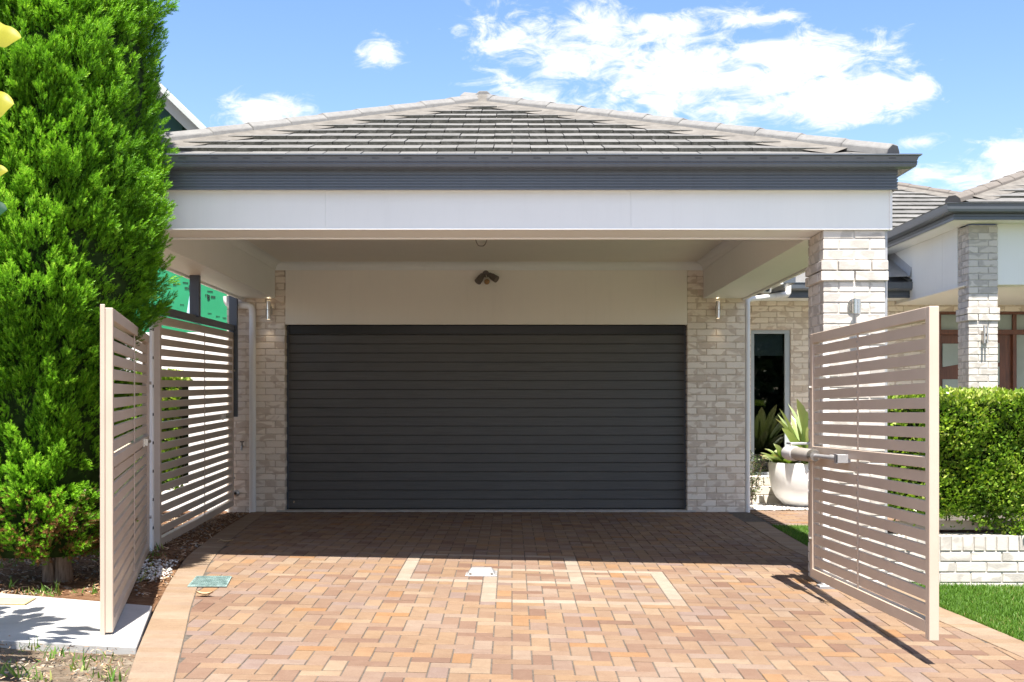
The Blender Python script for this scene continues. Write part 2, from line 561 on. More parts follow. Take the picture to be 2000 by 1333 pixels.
class MB:
    def __init__(s):
        s.v, s.f, s.mi = [], [], []
        s.smooth = False

    def add(s, vs, fs, mi=0):
        b = len(s.v)
        s.v += [tuple(v) for v in vs]
        s.f += [tuple(b + i for i in f) for f in fs]
        s.mi += [mi] * len(fs)
        return s

    def box(s, x0, x1, y0, y1, z0, z1, mi=0):
        vs = [(x, y, z) for z in (z0, z1) for y in (y0, y1) for x in (x0, x1)]
        return s.add(vs, [(0, 2, 3, 1), (4, 5, 7, 6), (0, 1, 5, 4), (2, 6, 7, 3), (0, 4, 6, 2), (1, 3, 7, 5)], mi)

    def hexa(s, p, mi=0):
        """eight corners: bottom ring 0-3, top ring 4-7"""
        return s.add(p, [(3, 2, 1, 0), (4, 5, 6, 7), (0, 1, 5, 4), (1, 2, 6, 5), (2, 3, 7, 6), (3, 0, 4, 7)], mi)

    def beam(s, a, b, w, h, up=(0, 0, 1), mi=0):
        a, b = Vector(a), Vector(b)
        d = (b - a).normalized()
        x = d.cross(Vector(up)).normalized() * (w / 2)
        y = x.cross(d).normalized() * (h / 2)
        return s.hexa([a - x - y, a + x - y, b + x - y, b - x - y, a - x + y, a + x + y, b + x + y, b - x + y], mi)

    def tube(s, path, r, n=12, mi=0, caps=True):
        P = [Vector(p) for p in path]
        rs = r if isinstance(r, (list, tuple)) else [r] * len(P)
        ref = None
        rings = []
        for i, p in enumerate(P):
            if i == 0: d = P[1] - p
            elif i == len(P) - 1: d = p - P[i - 1]
            else: d = (P[i + 1] - p).normalized() + (p - P[i - 1]).normalized()
            d.normalize()
            if ref is None:
                ref = Vector((0, 0, 1)) if abs(d.z) < 0.9 else Vector((1, 0, 0))
            x = ref - d * ref.dot(d)
            x.normalize()
            ref = x
            y = d.cross(x)
            rings.append([p + (x * math.cos(2 * math.pi * k / n) + y * math.sin(2 * math.pi * k / n)) * rs[i] for k in range(n)])
        vs = [v for rg in rings for v in rg]
        fs = []
        for i in range(len(P) - 1):
            for k in range(n):
                a, b = i * n + k, i * n + (k + 1) % n
                fs.append((a, b, b + n, a + n))
        if caps:
            fs.append(tuple(range(n - 1, -1, -1)))
            fs.append(tuple((len(P) - 1) * n + k for k in range(n)))
        s.smooth = True
        return s.add(vs, fs, mi)

    def lathe(s, prof, n=32, c=(0, 0, 0), mi=0):
        vs = []
        for (r, z) in prof:
            for k in range(n):
                a = 2 * math.pi * k / n
                vs.append((c[0] + r * math.cos(a), c[1] + r * math.sin(a), c[2] + z))
        fs = []
        for i in range(len(prof) - 1):
            for k in range(n):
                a, b = i * n + k, i * n + (k + 1) % n
                fs.append((a, b, b + n, a + n))
        s.smooth = True
        return s.add(vs, fs, mi)

    def sweep(s, path, prof, mi=0):
        """profile (outward, z) swept along a plan path of corners, mitred; outward = right of travel"""
        P = [Vector((p[0], p[1])) for p in path]
        rows = []
        for i, p in enumerate(P):
            ns = []
            if i > 0: d = (P[i] - P[i - 1]).normalized(); ns.append(Vector((d.y, -d.x)))
            if i < len(P) - 1: d = (P[i + 1] - P[i]).normalized(); ns.append(Vector((d.y, -d.x)))
            n = ns[0] if len(ns) == 1 else (ns[0] + ns[1]) / (1 + ns[0].dot(ns[1]))
            rows.append([(p.x + n.x * o, p.y + n.y * o, z) for (o, z) in prof])
        m = len(prof)
        vs = [v for r_ in rows for v in r_]
        fs = []
        for i in range(len(P) - 1):
            for k in range(m):
                a, b = i * m + k, i * m + (k + 1) % m
                fs.append((a, b, b + m, a + m))
        fs.append(tuple(range(m - 1, -1, -1)))
        fs.append(tuple((len(P) - 1) * m + k for k in range(m)))
        return s.add(vs, fs, mi)

    def mesh(s, name, mats, bevel=0.0, seg=1, centre=None):
        me = bpy.data.meshes.new(name)
        vs = s.v if centre is None else [(v[0] - centre[0], v[1] - centre[1], v[2] - centre[2]) for v in s.v]
        me.from_pydata(vs, [], s.f)
        for m in (mats if isinstance(mats, (list, tuple)) else [mats]):
            me.materials.append(MATS[m])
        me.polygons.foreach_set('material_index', s.mi)
        bm = bmesh.new()
        bm.from_mesh(me)
        bmesh.ops.recalc_face_normals(bm, faces=bm.faces)
        if bevel:
            bmesh.ops.bevel(bm, geom=[e for e in bm.edges if len(e.link_faces) == 2 and e.calc_face_angle(0) > 0.6], offset=bevel, segments=seg, affect='EDGES', profile=0.7)
        bm.to_mesh(me)
        bm.free()
        if s.smooth:
            for p in me.polygons: p.use_smooth = True
            me.set_sharp_from_angle(angle=R(40))
        return me

    def build(s, name, mats, parent=None, bevel=0.0, seg=1):
        a = np.array(s.v)
        c = (a.min(0) + a.max(0)) / 2
        return place(name, s.mesh(name, mats, bevel, seg, c), c, parent)


def np_mesh(name, V, Fc, mat, tone=None):
    """fast mesh from an (n,3) array and an (m,k) face array, tone per vertex"""
    me = bpy.data.meshes.new(name)
    V = np.ascontiguousarray(V, dtype=np.float32)
    Fc = np.ascontiguousarray(Fc, dtype=np.int32)
    m, k = Fc.shape
    me.vertices.add(len(V))
    me.vertices.foreach_set('co', V.ravel())
    me.loops.add(m * k)
    me.loops.foreach_set('vertex_index', Fc.ravel())
    me.polygons.add(m)
    me.polygons.foreach_set('loop_start', np.arange(0, m * k, k, dtype=np.int32))
    if tone is not None:
        at = me.attributes.new('tone', 'FLOAT', 'POINT')
        at.data.foreach_set('value', np.ascontiguousarray(tone, dtype=np.float32))
    me.materials.append(MATS[mat])
    me.update(calc_edges=True)
    me.validate()
    return me


def scatter(tv, tf, pos, axis, scale, tone, squash=None):
    """copies of one small template (axis +z) at pos, pointing along axis with random roll"""
    n = len(pos)
    a = axis / np.linalg.norm(axis, axis=1, keepdims=True)
    r = rng.normal(size=(n, 3))
    x = np.cross(r, a)
    x /= np.linalg.norm(x, axis=1, keepdims=True) + 1e-9
    y = np.cross(a, x)
    M = np.stack([x, y, a], axis=2)
    if np.ndim(scale) == 1:
        scale = np.stack([scale] * 3, 1)
    L = tv[None, :, :] * scale[:, None, :]
    V = np.einsum('nij,nkj->nki', M, L) + pos[:, None, :]
    Fc = (tf[None, :, :] + (np.arange(n) * len(tv))[:, None, None]).reshape(-1, tf.shape[1])
    return V.reshape(-1, 3), Fc, np.repeat(tone, len(tv))


def lump(p, f, seed=0.0):
    """cheap smooth 3-D noise in -1..1 for numpy points"""
    x, y, z = p[:, 0] * f + seed, p[:, 1] * f + seed * 1.7, p[:, 2] * f - seed
    return (np.sin(x * 1.3 + 1.7 * np.sin(y * 1.1 + z * .7)) + np.sin(y * 1.7 + 1.3 * np.sin(z * 1.2 - x * .6)) + np.sin(z * 1.5 + 1.5 * np.sin(x * .9 + y * .8))) / 3


BRICKS = {}


def brick_mesh(w, d, h, mat, bev=0.004):
    k = (round(w, 3), round(d, 3), round(h, 3), mat)
    if k not in BRICKS:
        m = MB().box(-w / 2, w / 2, -d / 2, d / 2, -h / 2, h / 2)
        BRICKS[k] = m.mesh('brick', mat, bev)
    return BRICKS[k]


def put_brick(parent, x0, x1, y0, y1, z0, z1, mat, name='brick'):
    j = random.uniform(-.0015, .0015)
    o = place(name, brick_mesh(x1 - x0, y1 - y0, z1 - z0, mat), ((x0 + x1) / 2 + random.uniform(-.001, .001), (y0 + y1) / 2 + j, (z0 + z1) / 2), parent)
    o.rotation_euler = (0, random.uniform(-.003, .003), random.uniform(-.004, .004))
    return o


COURSE, BH, BL, JT = 0.081, 0.071, 0.23, 0.010


def brick_face(parent, x0, x1, yf, depth, z0, z1, mat, holes=(), phase=0.0, z_origin=None):
    """front-facing brickwork between x0 and x1 with its face at yf"""
    zo = z0 if z_origin is None else z_origin
    k = int(math.floor((z0 - zo) / COURSE))
    while zo + k * COURSE < z1 - 0.015:
        a, b = max(z0, zo + k * COURSE), min(z1, zo + k * COURSE + BH)
        k += 1
        if b - a < 0.02:
            continue
        spans = [(x0, x1)]
        for (hx0, hx1, hz0, hz1) in holes:
            if a < hz1 - .02 and b > hz0 + .02:
                spans = [s for (p, q) in spans for s in ((p, min(q, hx0)), (max(p, hx1), q)) if s[1] - s[0] > 0.02]
        off = phase + (0.12 if k % 2 else 0.0)
        for (p, q) in spans:
            n0 = int(math.floor((p - x0 - off) / 0.24)) - 1
            n1 = int(math.ceil((q - x0 - off) / 0.24)) + 1
            for n in range(n0, n1):
                u0 = max(p, x0 + off + n * 0.24)
                u1 = min(q, x0 + off + n * 0.24 + BL)
                if u1 - u0 > 0.03:
                    put_brick(parent, u0, u1, yf, yf + depth, a, b, mat)


def brick_pillar(part, x0, y0, size, z0, z1, mat, mortar, cap=None, z_origin=None, back=True):
    """square pier laid course by course; cap = (z of cap bottom, courses, projection)"""
    zo = z0 if z_origin is None else z_origin
    half = (size - 2 * JT) / 2 - BL / 2 if size > .4 else .11
    k = int(math.floor((z0 - zo) / COURSE))
    while zo + k * COURSE < z1 - 0.02:
        a, b = max(z0, zo + k * COURSE), min(z1, zo + k * COURSE + BH)
        e = 0.0
        if cap and cap[0] - .01 <= a and a < cap[0] + cap[1] * COURSE - .02:
            e = cap[2]
        X0, X1, Y0, Y1 = x0 - e, x0 + size + e, y0 - e, y0 + size + e
        if size > .4:
            sets = [(0, .5, 1)] if k % 2 else [(0, .25, .75, 1)]
        else:
            sets = [(0, .67, 1)] if k % 2 else [(0, .33, 1)]
        cuts = [X0 + (X1 - X0) * t for t in sets[0]]
        dep = 0.11
        for i in range(len(cuts) - 1):
            p = cuts[i] + (JT / 2 if i else 0)
            q = cuts[i + 1] - (JT / 2 if i < len(cuts) - 2 else 0)
            put_brick(part, p, q, Y0, Y0 + dep, a, b, mat)
            if back:
                put_brick(part, p, q, Y1 - dep, Y1, a, b, mat)
        put_brick(part, X0, X0 + dep, Y0 + dep + JT, Y1 - dep - JT, a, b, mat)
        put_brick(part, X1 - dep, X1, Y0 + dep + JT, Y1 - dep - JT, a, b, mat)
        k += 1


# ================================================================== SETTING
def strip_polyline(pts, lo, hi, n):
    """resample plan points (x,y) at evenly spaced y"""
    pts = sorted(pts, key=lambda p: p[1])
    ys = np.linspace(lo, hi, n)
    return ys, np.interp(ys, [p[1] for p in pts], [p[0] for p in pts])


LEFT_OUT = [on_ground(*p) for p in ((474.5, 1010), (440, 1031), (405, 1056), (359, 1094), (332.6, 1133.5), (303, 1188), (267, 1272), (246, 1333))]
LEFT_IN = [on_ground(*p) for p in ((517, 1003), (455, 1051), (408.5, 1102), (384, 1151.6), (370.5, 1196), (363, 1233), (339, 1333))]
RIGHT_OUT = [on_ground(*p) for p in ((1512, 1030), (1580, 1069), (1836, 1186), (2000, 1254))]


def ext(pts, y_lo, y_hi):
    pts = sorted(pts, key=lambda p: p[1])
    (xa, ya), (xb, yb) = pts[0], pts[1]
    m = (xb - xa) / (yb - ya)
    (xc, yc), (xd, yd) = pts[-2], pts[-1]
    m2 = (xd - xc) / (yd - yc)
    return [(xa + m * (y_lo - ya), y_lo)] + pts + ([(xd + m2 * (y_hi - yd), y_hi)] if y_hi > yd else [])


LO, LI, RO = ext(LEFT_OUT, 4.4, 14.9), ext(LEFT_IN, 4.4, 14.9), ext(RIGHT_OUT, 4.4, 14.9)


def interp(pts, y):
    return float(np.interp(y, [p[1] for p in pts], [p[0] for p in pts]))


def lo_x(y): return interp(LO, y)
def li_x(y): return interp(LI, y)
def ro_x(y): return interp(RO, y)
def ri_x(y): return ro_x(y) - 0.235


def sheet(name, fn_x0, fn_x1, y0, y1, nx, ny, zoff, mat, bump=0.0, bf=6.0, label=None):
    V, Fc = [], []
    for j in range(ny + 1):
        y = y0 + (y1 - y0) * j / ny
        a, b = fn_x0(y), fn_x1(y)
        for i in range(nx + 1):
            x = a + (b - a) * i / nx
            V.append((x, y, ground(x, y) + zoff))
    V = np.array(V)
    if bump:
        V[:, 2] += bump * lump(V, bf) + bump * .5 * lump(V, bf * 2.7, 3)
    for j in range(ny):
        for i in range(nx):
            a = j * (nx + 1) + i
            Fc.append((a, a + 1, a + nx + 2, a + nx + 1))
    me = np_mesh(name, V, np.array(Fc), mat)
    for p in me.polygons: p.use_smooth = True
    o = place(name, me, (0, 0, 0))
    tag(o, label, None, None, 'structure')
    return o


# land out to the horizon, in rings so that the near part follows the driveway's fall
def land():
    m = MB()
    xs = [-600, -60, -12, -8, -4.5, -3, -1.5, 0, 1.5, 3, 4.5, 8, 14, 60, 600]
    ys = [-300, -30, 2, 4.5, 6, 7, 8, 9, 9.8, 10.2, 10.6, 11.5, 13, 14.8, 16, 20, 60, 900]
    for y in ys:
        for x in xs:
            m.v.append((x, y, ground(x, max(3.5, y)) - 0.06))
    n = len(xs)
    for j in range(len(ys) - 1):
        for i in range(n - 1):
            a = j * n + i
            m.f.append((a, a + 1, a + n + 1, a + n))
            m.mi.append(0)
    o = place('ground', m.mesh('ground', 'soil'), (0, 0, 0))
    tag(o, None, None, None, 'structure')


land()

# ---- driveway: pavers in herringbone, borders, a cream outline
U = 0.11


def driveway():
    base = sheet('driveway', lambda y: lo_x(y), lambda y: ro_x(y), 4.5, 14.84, 8, 60, -0.0045, 'joint_sand')
    WLOC[base] = Vector((0, 0, 0))
    cream = set()

    def cell_j(y): return int(math.floor(y / U))

    def vline(i, ya, yb):
        for j in range(cell_j(ya), cell_j(yb) + 1): cream.add((i, j))

    def hline(y, ia, ib):
        for i in range(ia, ib + 1): cream.add((i, cell_j(y)))
    vline(-2, 8.30, 9.62); vline(10, 8.30, 9.62); hline(8.33, -2, 10); hline(9.62, -2, 10)
    vline(-8, 9.02, 10.35); vline(4, 9.02, 10.35); hline(9.02, -8, 4); hline(10.35, -8, 4)
    pcs = []                                     # (x0,x1,y0,y1,cream)
    i0, i1 = int(-3.9 / U), int(4.4 / U)
    j0, j1 = int(5.35 / U), int(14.84 / U)
    done = set()
    for j in range(j0, j1 + 1):
        for i in range(i0, i1 + 1):
            if (i, j) in done: continue
            m = (i + j + 2) % 4
            if (i, j) in cream:
                nb = None
                if (i + 1, j) in cream and (i + 1, j) not in done and not ((i, j + 1) in cream and (i, j - 1) in cream): nb = (i + 1, j)
                elif (i, j + 1) in cream and (i, j + 1) not in done: nb = (i, j + 1)
                done.add((i, j))
                e = (i, j)
                if nb: done.add(nb); e = nb
                pcs.append((i * U, (e[0] + 1) * U, j * U, (e[1] + 1) * U, True))
                continue
            if m == 0: e = (i + 1, j)
            elif m == 2: e = (i, j + 1)
            else: e = None
            done.add((i, j))
            if e and e not in cream and e not in done and e[1] <= j1:
                done.add(e)
                pcs.append((i * U, (e[0] + 1) * U, j * U, (e[1] + 1) * U, False))
            else:
                pcs.append((i * U, (i + 1) * U, j * U, (j + 1) * U, False))
    # keep what lies between the borders, trimmed to them
    G = 0.0026
    keep = []
    for (x0, x1, y0, y1, cr) in pcs:
        ym = (y0 + y1) / 2
        if ym > 14.80: continue
        a, b = li_x(ym), ri_x(ym) if ym < 14.9 else 3
        if x1 < a + .03 or x0 > b - .03: continue
        poly = [(x0 + G + .0006, y0 + G + .0026), (x1 - G - .0006, y0 + G + .0026), (x1 - G - .0006, y1 - G - .0026), (x0 + G + .0006, y1 - G - .0026)]
        full = x0 > a + .08 and x1 < b - .08 and y1 < 14.8
        if not full:
            for side, fn in ((1, li_x), (-1, ri_x)):
                out = []
                for k in range(len(poly)):
                    p, q = poly[k], poly[(k + 1) % len(poly)]
                    dp = side * (p[0] - fn(p[1])) - .004
                    dq = side * (q[0] - fn(q[1])) - .004
                    if dp >= 0: out.append(p)
                    if (dp >= 0) != (dq >= 0):
                        t = dp / (dp - dq)
                        out.append((p[0] + (q[0] - p[0]) * t, p[1] + (q[1] - p[1]) * t))
                poly = out
                if len(poly) < 3: break
            if len(poly) < 3: continue
            poly = [(p[0], min(p[1], 14.80)) for p in poly]
        keep.append((poly, cr, full))
    sx = math.atan(0.028)
    sy = math.atan(0.02)
    rotm = Matrix(((1, 0, -.02), (0, 1, .028), (0, 0, 1)))
    zx = Vector((0.02, -0.028, 1)).normalized()
    xx = Vector((1, 0, -0.02)).normalized()
    yy = zx.cross(xx)
    rot = Matrix((xx, yy, zx)).transposed().to_euler()
    cache = {}

    def near_key(p):
        ym = sum(q[1] for q in p[0]) / len(p[0])
        xm = sum(q[0] for q in p[0]) / len(p[0])
        px = 1000 + F * xm / ym
        vis = (-30 < px < 2030) and ym > 5.95
        return (0 if vis else 1, ym)
    keep.sort(key=near_key)
    far = MB()
    tones = []
    n_obj = 0
    for (poly, cr, full) in keep:
        cx = sum(p[0] for p in poly) / len(poly)
        cy = sum(p[1] for p in poly) / len(poly)
        dz = random.uniform(-.0015, .0015)
        as_obj = (n_obj < 296 and near_key((poly,))[0] == 0 and cy < 9.9) or cr
        if as_obj and not cr: n_obj += 1
        if as_obj:
            w, h = max(p[0] for p in poly) - min(p[0] for p in poly), max(p[1] for p in poly) - min(p[1] for p in poly)
            key = (round(w, 3), round(h, 3), cr) if full else None
            if key in cache and key:
                me = cache[key]
            else:
                m = MB()
                q = [(p[0] - cx, p[1] - cy) for p in poly]
                n = len(q)
                m.add([(a, b, -.04) for a, b in q] + [(a, b, 0) for a, b in q],
                      [tuple(range(n - 1, -1, -1)), tuple(range(n, 2 * n))] + [(k, (k + 1) % n, n + (k + 1) % n, n + k) for k in range(n)])
                me = m.mesh('paver', 'paver_cream' if cr else 'paver', 0.003)
                if key: cache[key] = me
            o = place('paver', me, (cx, cy, ground(cx, cy) + dz), base)
            o.rotation_euler = (rot.x + random.uniform(-.002, .002), rot.y + random.uniform(-.002, .002), rot.z) if cy < 10 else (0, .02, 0)
        else:
            n = len(poly)
            b = 0.0022
            ins = [(cx + (p[0] - cx) * (1 - b / max(.03, abs(p[0] - cx) + 1e-6)), cy + (p[1] - cy) * (1 - b / max(.03, abs(p[1] - cy) + 1e-6))) for p in poly]
            far.add([(x, y, ground(x, y) - .03) for x, y in poly] + [(x, y, ground(x, y) + dz - .0025) for x, y in poly] + [(x, y, ground(x, y) + dz) for x, y in ins],
                    [tuple(range(2 * n, 3 * n))] + [(k, (k + 1) % n, n + (k + 1) % n, n + k) for k in range(n)]
                    + [(n + k, n + (k + 1) % n, 2 * n + (k + 1) % n, 2 * n + k) for k in range(n)])
            tones += [random.random()] * (3 * n)
    me = bpy.data.meshes.new('paving')
    me.from_pydata(far.v, [], far.f)
    me.materials.append(MATS['paver_far'])
    at = me.attributes.new('tone', 'FLOAT', 'POINT')
    at.data.foreach_set('value', np.array(tones, dtype=np.float32))
    me.update()
    tag(place('paving', me, (0, 0, 0), base), None, None, None, 'stuff')
    # borders: pavers laid across the edge
    for side in (-1, 1):
        y = 5.6
        while y < (14.78 if side < 0 else 13.62):
            d = U - .004
            if side < 0:
                q = [(lo_x(y), y), (li_x(y), y), (li_x(y + d), y + d), (lo_x(y + d), y + d)]
            else:
                q = [(ri_x(y), y), (ro_x(y), y), (ro_x(y + d), y + d), (ri_x(y + d), y + d)]
            cx, cy = sum(p[0] for p in q) / 4, sum(p[1] for p in q) / 4
            q = [(cx + (p[0] - cx) * .985, p[1]) for p in q]
            cz = ground(cx, cy)
            m = MB()
            dz = .002 + random.uniform(-.001, .001)
            m.hexa([(a - cx, b - cy, ground(a, b) - cz - .045) for a, b in q] + [(a - cx, b - cy, ground(a, b) - cz + dz) for a, b in q])
            place('border_paver', m.mesh('border_paver', 'border_paver', 0.003), (cx, cy, cz), base)
            y += U
    return base


DRIVE = driveway()

# ---- footpath slab on the left, yellow service lid in it
PATH = [on_ground(*p) for p in ((-700, 1120), (0, 1165), (297, 1190), (266, 1272), (0, 1258), (-700, 1235))]


def footpath():
    m = MB()
    q = PATH
    n = len(q)
    up, dn = 0.022, -0.12
    m.add([(x, y, ground(x, y) + dn) for x, y in q] + [(x, y, ground(x, y) + up) for x, y in q],
          [tuple(range(n - 1, -1, -1)), (n, n + 1, n + 4, n + 5), (n + 1, n + 2, n + 3, n + 4)] + [(k, (k + 1) % n, n + (k + 1) % n, n + k) for k in range(n)])
    o = m.build('footpath', 'concrete', None, 0.006)
    tag(o, None, None, None, 'structure')


footpath()


def bed_x1(y): return lo_x(y) - 0.004


Y_BACK = PATH[1][1]
sheet('garden_bed', lambda y: -9.0, bed_x1, PATH[2][1] - .06, 15.6, 90, 110, -0.008, 'mulch', 0.014, 5.0)
sheet('verge', lambda y: -9.0, bed_x1, 4.3, PATH[4][1] + .3, 80, 60, -0.022, 'soil', 0.018, 4.0)
sheet('lawn', lambda y: ro_x(y) + .004, lambda y: 12.0, 4.4, 13.3, 40, 60, 0.0, 'turf', 0.006, 4.0)
sheet('gravel_bed', lambda y: 2.88, lambda y: 9.0, 14.95, 17.1, 30, 20, 0.012, 'gravel_bed', 0.008, 9.0)


def side_path():
    base = sheet('side_path', lambda y: (ro_x(y) if y < 13.6 else 2.5), lambda y: 8.0, 13.3, 14.95, 20, 10, -0.008, 'joint_sand')
    WLOC[base] = Vector((0, 0, 0))
    y, row = 13.305, 0
    while y < 14.9:
        x = 2.70 + (0.11 if row % 2 else 0) - .22
        while x < 4.6:
            if x > ro_x(min(y, 13.6)) + .0:
                m = 'border_paver' if row == 0 else 'paver'
                put_brick(base, x, x + .214, y, y + .106, ground(x, y) - .03, ground(x, y) + .004, m, 'paver')
            x += .22
        y += .11; row += 1


side_path()


def pebbles(name, n, fx, size, mat, z=0.0, flat=.6, tmin=0.0, tmax=1.0):
    """many small stones as one loose mass"""
    t = (1 + 5 ** .5) / 2
    ico = np.array([(-1, t, 0), (1, t, 0), (-1, -t, 0), (1, -t, 0), (0, -1, t), (0, 1, t), (0, -1, -t), (0, 1, -t), (t, 0, -1), (t, 0, 1), (-t, 0, -1), (-t, 0, 1)]) / 1.9
    fi = np.array([(0, 11, 5), (0, 5, 1), (0, 1, 7), (0, 7, 10), (0, 10, 11), (1, 5, 9), (5, 11, 4), (11, 10, 2), (10, 7, 6), (7, 1, 8), (3, 9, 4), (3, 4, 2), (3, 2, 6), (3, 6, 8), (3, 8, 9), (4, 9, 5), (2, 4, 11), (6, 2, 10), (8, 6, 7), (9, 8, 1)])
    P = np.array([fx() for _ in range(n)])
    pos = np.stack([P[:, 0], P[:, 1], [ground(a, b) + z for a, b in P]], 1)
    ax = np.stack([rng.normal(0, .2, n), rng.normal(0, .2, n), np.ones(n)], 1)
    s = rng.uniform(size[0], size[1], n)
    S = np.stack([s * rng.uniform(.7, 1.3, n), s * rng.uniform(.7, 1.3, n), s * flat], 1)
    V, Fc, T = scatter(ico, fi, pos, ax, S, rng.uniform(tmin, tmax, n))
    o = place(name, np_mesh(name, V, Fc, mat, T), (0, 0, 0))
    tag(o, None, None, None, 'stuff')
    return o


def in_poly_px(x0, x1, y0, y1, reject=None):
    def f():
        while True:
            p = on_ground(random.uniform(x0, x1), random.uniform(y0, y1))
            if reject is None or not reject(p): return p
    return f


tag(pebbles('white_gravel', 1500, lambda: (random.uniform(2.9, 4.6), random.uniform(14.96, 15.9)), (.012, .024), 'pebble_white', .012), 'white gravel spread round the pot by the house wall', None)
tag(pebbles('pebbles', 260, in_poly_px(270, 352, 1096, 1135, lambda p: p[0] > lo_x(p[1]) - .02), (.007, .015), 'pebble_white', .012), 'white pebbles in the bed beside the curved drive edge', None)


def scattered_stones():
    def f():
        while True:
            p = (random.uniform(-4.3, -1.6), random.uniform(5.0, 14.3))
            if p[0] < lo_x(p[1]) - .02 and not (PATH[3][1] - .25 < p[1] < Y_BACK + .05): return p
    return f


tag(pebbles('soil_stones', 1000, scattered_stones(), (.005, .016), 'pebble_white', .002, .55, 0, .16), 'small stones scattered over the soil', None)


def chips():
    tv = np.array([(-.5, -.1, 0), (.5, -.1, 0), (.5, .1, .03), (-.5, .1, .03)])
    tf = np.array([(0, 1, 2, 3)])
    P = []
    while len(P) < 11000:
        y = random.uniform(Y_BACK, 14.5) if random.random() < .75 else random.uniform(5.6, PATH[4][1] + .1)
        x = random.uniform(-4.6, lo_x(y))
        P.append((x, y, ground(x, y) + random.uniform(.0, .02)))
    P = np.array(P)
    n = len(P)
    ax = np.stack([rng.normal(0, .35, n), rng.normal(0, .35, n), np.ones(n)], 1)
    s = np.where(P[:, 1] < 7.4, rng.uniform(.012, .034, n), rng.uniform(.02, .06, n))
    V, Fc, T = scatter(tv, tf, P, ax, np.stack([s, s * rng.uniform(.5, 1.2, n), s], 1), rng.uniform(0, 1, n))
    tag(place('mulch_chips', np_mesh('mulch_chips', V, Fc, 'chips', T), (0, 0, 0)), 'loose bark mulch and needles under the conifer', None, None, 'stuff')


chips()

BLADE = np.array([(-.5, 0, 0), (.5, 0, 0), (.38, .12, .55), (-.38, .12, .55), (0, .42, 1.0)])
BLADE_F = np.array([(0, 1, 2), (0, 2, 3), (3, 2, 4)])


def grass():
    P = []
    while len(P) < 60000:
        y = random.uniform(6.0, 9.35) if random.random() < .8 else random.uniform(9.3, 13.25)
        x = ro_x(y) + .0 + random.random() ** 1.3 * (1.5 if y < 9.35 else 1.0)
        P.append((x, y, ground(x, y) - .002))
    P = np.array(P)
    n = len(P)
    ax = np.stack([rng.normal(0, .28, n), rng.normal(0, .28, n), np.ones(n)], 1)
    h = rng.uniform(.018, .042, n)
    V, Fc, T = scatter(BLADE, BLADE_F, P, ax, np.stack([rng.uniform(.003, .0055, n), h, h], 1), np.clip(rng.normal(.5, .22, n) + .15 * lump(P, 3), 0, 1))
    tag(place('grass', np_mesh('grass', V, Fc, 'grass_blade', T), (0, 0, 0)), 'short mown grass of the lawn beside the driveway', None, None, 'stuff')


grass()


def tufts():
    spots = [on_ground(*p) for p in ((50, 1160), (62, 1162), (78, 1160), (92, 1163), (100, 1158), (112, 1164), (150, 1160), (178, 1162), (190, 1158), (15, 1150),
             (280, 1120), (288, 1128), (298, 1110), (305, 1088), (285, 1098), (275, 1135), (310, 1075), (20, 1100), (30, 1090), (12, 1110),
             (100, 1285), (94, 1290), (108, 1280), (30, 1320), (60, 1325), (12, 1315), (80, 1330), (205, 1325), (220, 1330), (150, 1310), (40, 1275), (70, 1270), (190, 1288))]
    P, A, S = [], [], []
    for (x, y) in spots:
        big = random.uniform(.5, 1.25)
        for _ in range(random.randint(5, 12)):
            P.append((x + random.gauss(0, .035), y + random.gauss(0, .03), ground(x, y)))
            A.append((random.gauss(0, .5), random.gauss(0, .4), 1))
            h = random.uniform(.03, .09) * big
            S.append((random.uniform(.006, .014), h * .8, h))
    for _ in range(320):                                   # thin dry grass on the verge
        y = random.uniform(5.7, PATH[4][1] - .02)
        x = random.uniform(-3.6, lo_x(y) - .05)
        if math.sin(x * 5) + math.sin(y * 6 + x * 3) < .2: continue
        P.append((x, y, ground(x, y) - .02)); A.append((random.gauss(0, .6), random.gauss(0, .6), 1))
        h = random.uniform(.02, .06); S.append((.004, h, h))
    P, A, S = np.array(P), np.array(A), np.array(S)
    V, Fc, T = scatter(BLADE, BLADE_F, P, A, S, rng.uniform(0, 1, len(P)) ** 1.2)
    tag(place('weeds', np_mesh('weeds', V, Fc, 'weed_leaf', T), (0, 0, 0)), 'sparse grass tufts and weeds in the soil beside the footpath', None, None, 'stuff')


tufts()

# ================================================================== CARPORT AND GARAGE
YP, YW = 9.14, 14.83                 # front of the brick pillar, front of the garage wall
ZB = 2.628                           # underside of the beams
carport = thing('carport_garage', (0, YP, 0), 'low double garage with carport, dark door, white beam and hipped grey tile roof', 'garage')


def part(mb, name, mats, parent=None, bevel=0.0, seg=1):
    return mb.build(name, mats, parent if parent is not None else carport, bevel, seg)


def shell_part(name, parent, loc=(0, 0, 0)):
    """an Empty part that carries sub-parts only"""
    o = bpy.data.objects.new(name, None)
    o.empty_display_size = .05
    o.parent = parent
    WLOC[o] = Vector(loc)
    o.location = Vector(loc) - WLOC[parent]
    COL.objects.link(o)
    return o


# front beam in three sheets with fine joints, bottom trim
XL, XR = -3.31, 2.862
joints = [XL, wx(636, YP), wx(1232, YP), XR]
for i in range(3):
    part(MB().box(joints[i] + (.0005 if i else 0), joints[i + 1] - (.0005 if i < 2 else 0), YP - .012, YP + .02, ZB + .012, 2.975), 'beam_panel', 'beam_paint')
part(MB().box(XL + .002, XR - .002, YP + .022, YP + .44, ZB + .003, 3.06), 'beam', 'beam_paint')
part(MB().box(XL, XR, YP - .02, YP + .03, ZB, ZB + .011).box(XL, XR, YP + .41, YP + .442, ZB - .012, ZB + .002), 'beam_trim', 'trim_white', bevel=.002)
part(MB().box(XR, XR + .022, YP - .02, YP + .03, ZB - .0, 2.95), 'corner_angle', 'trim_white', bevel=.002)
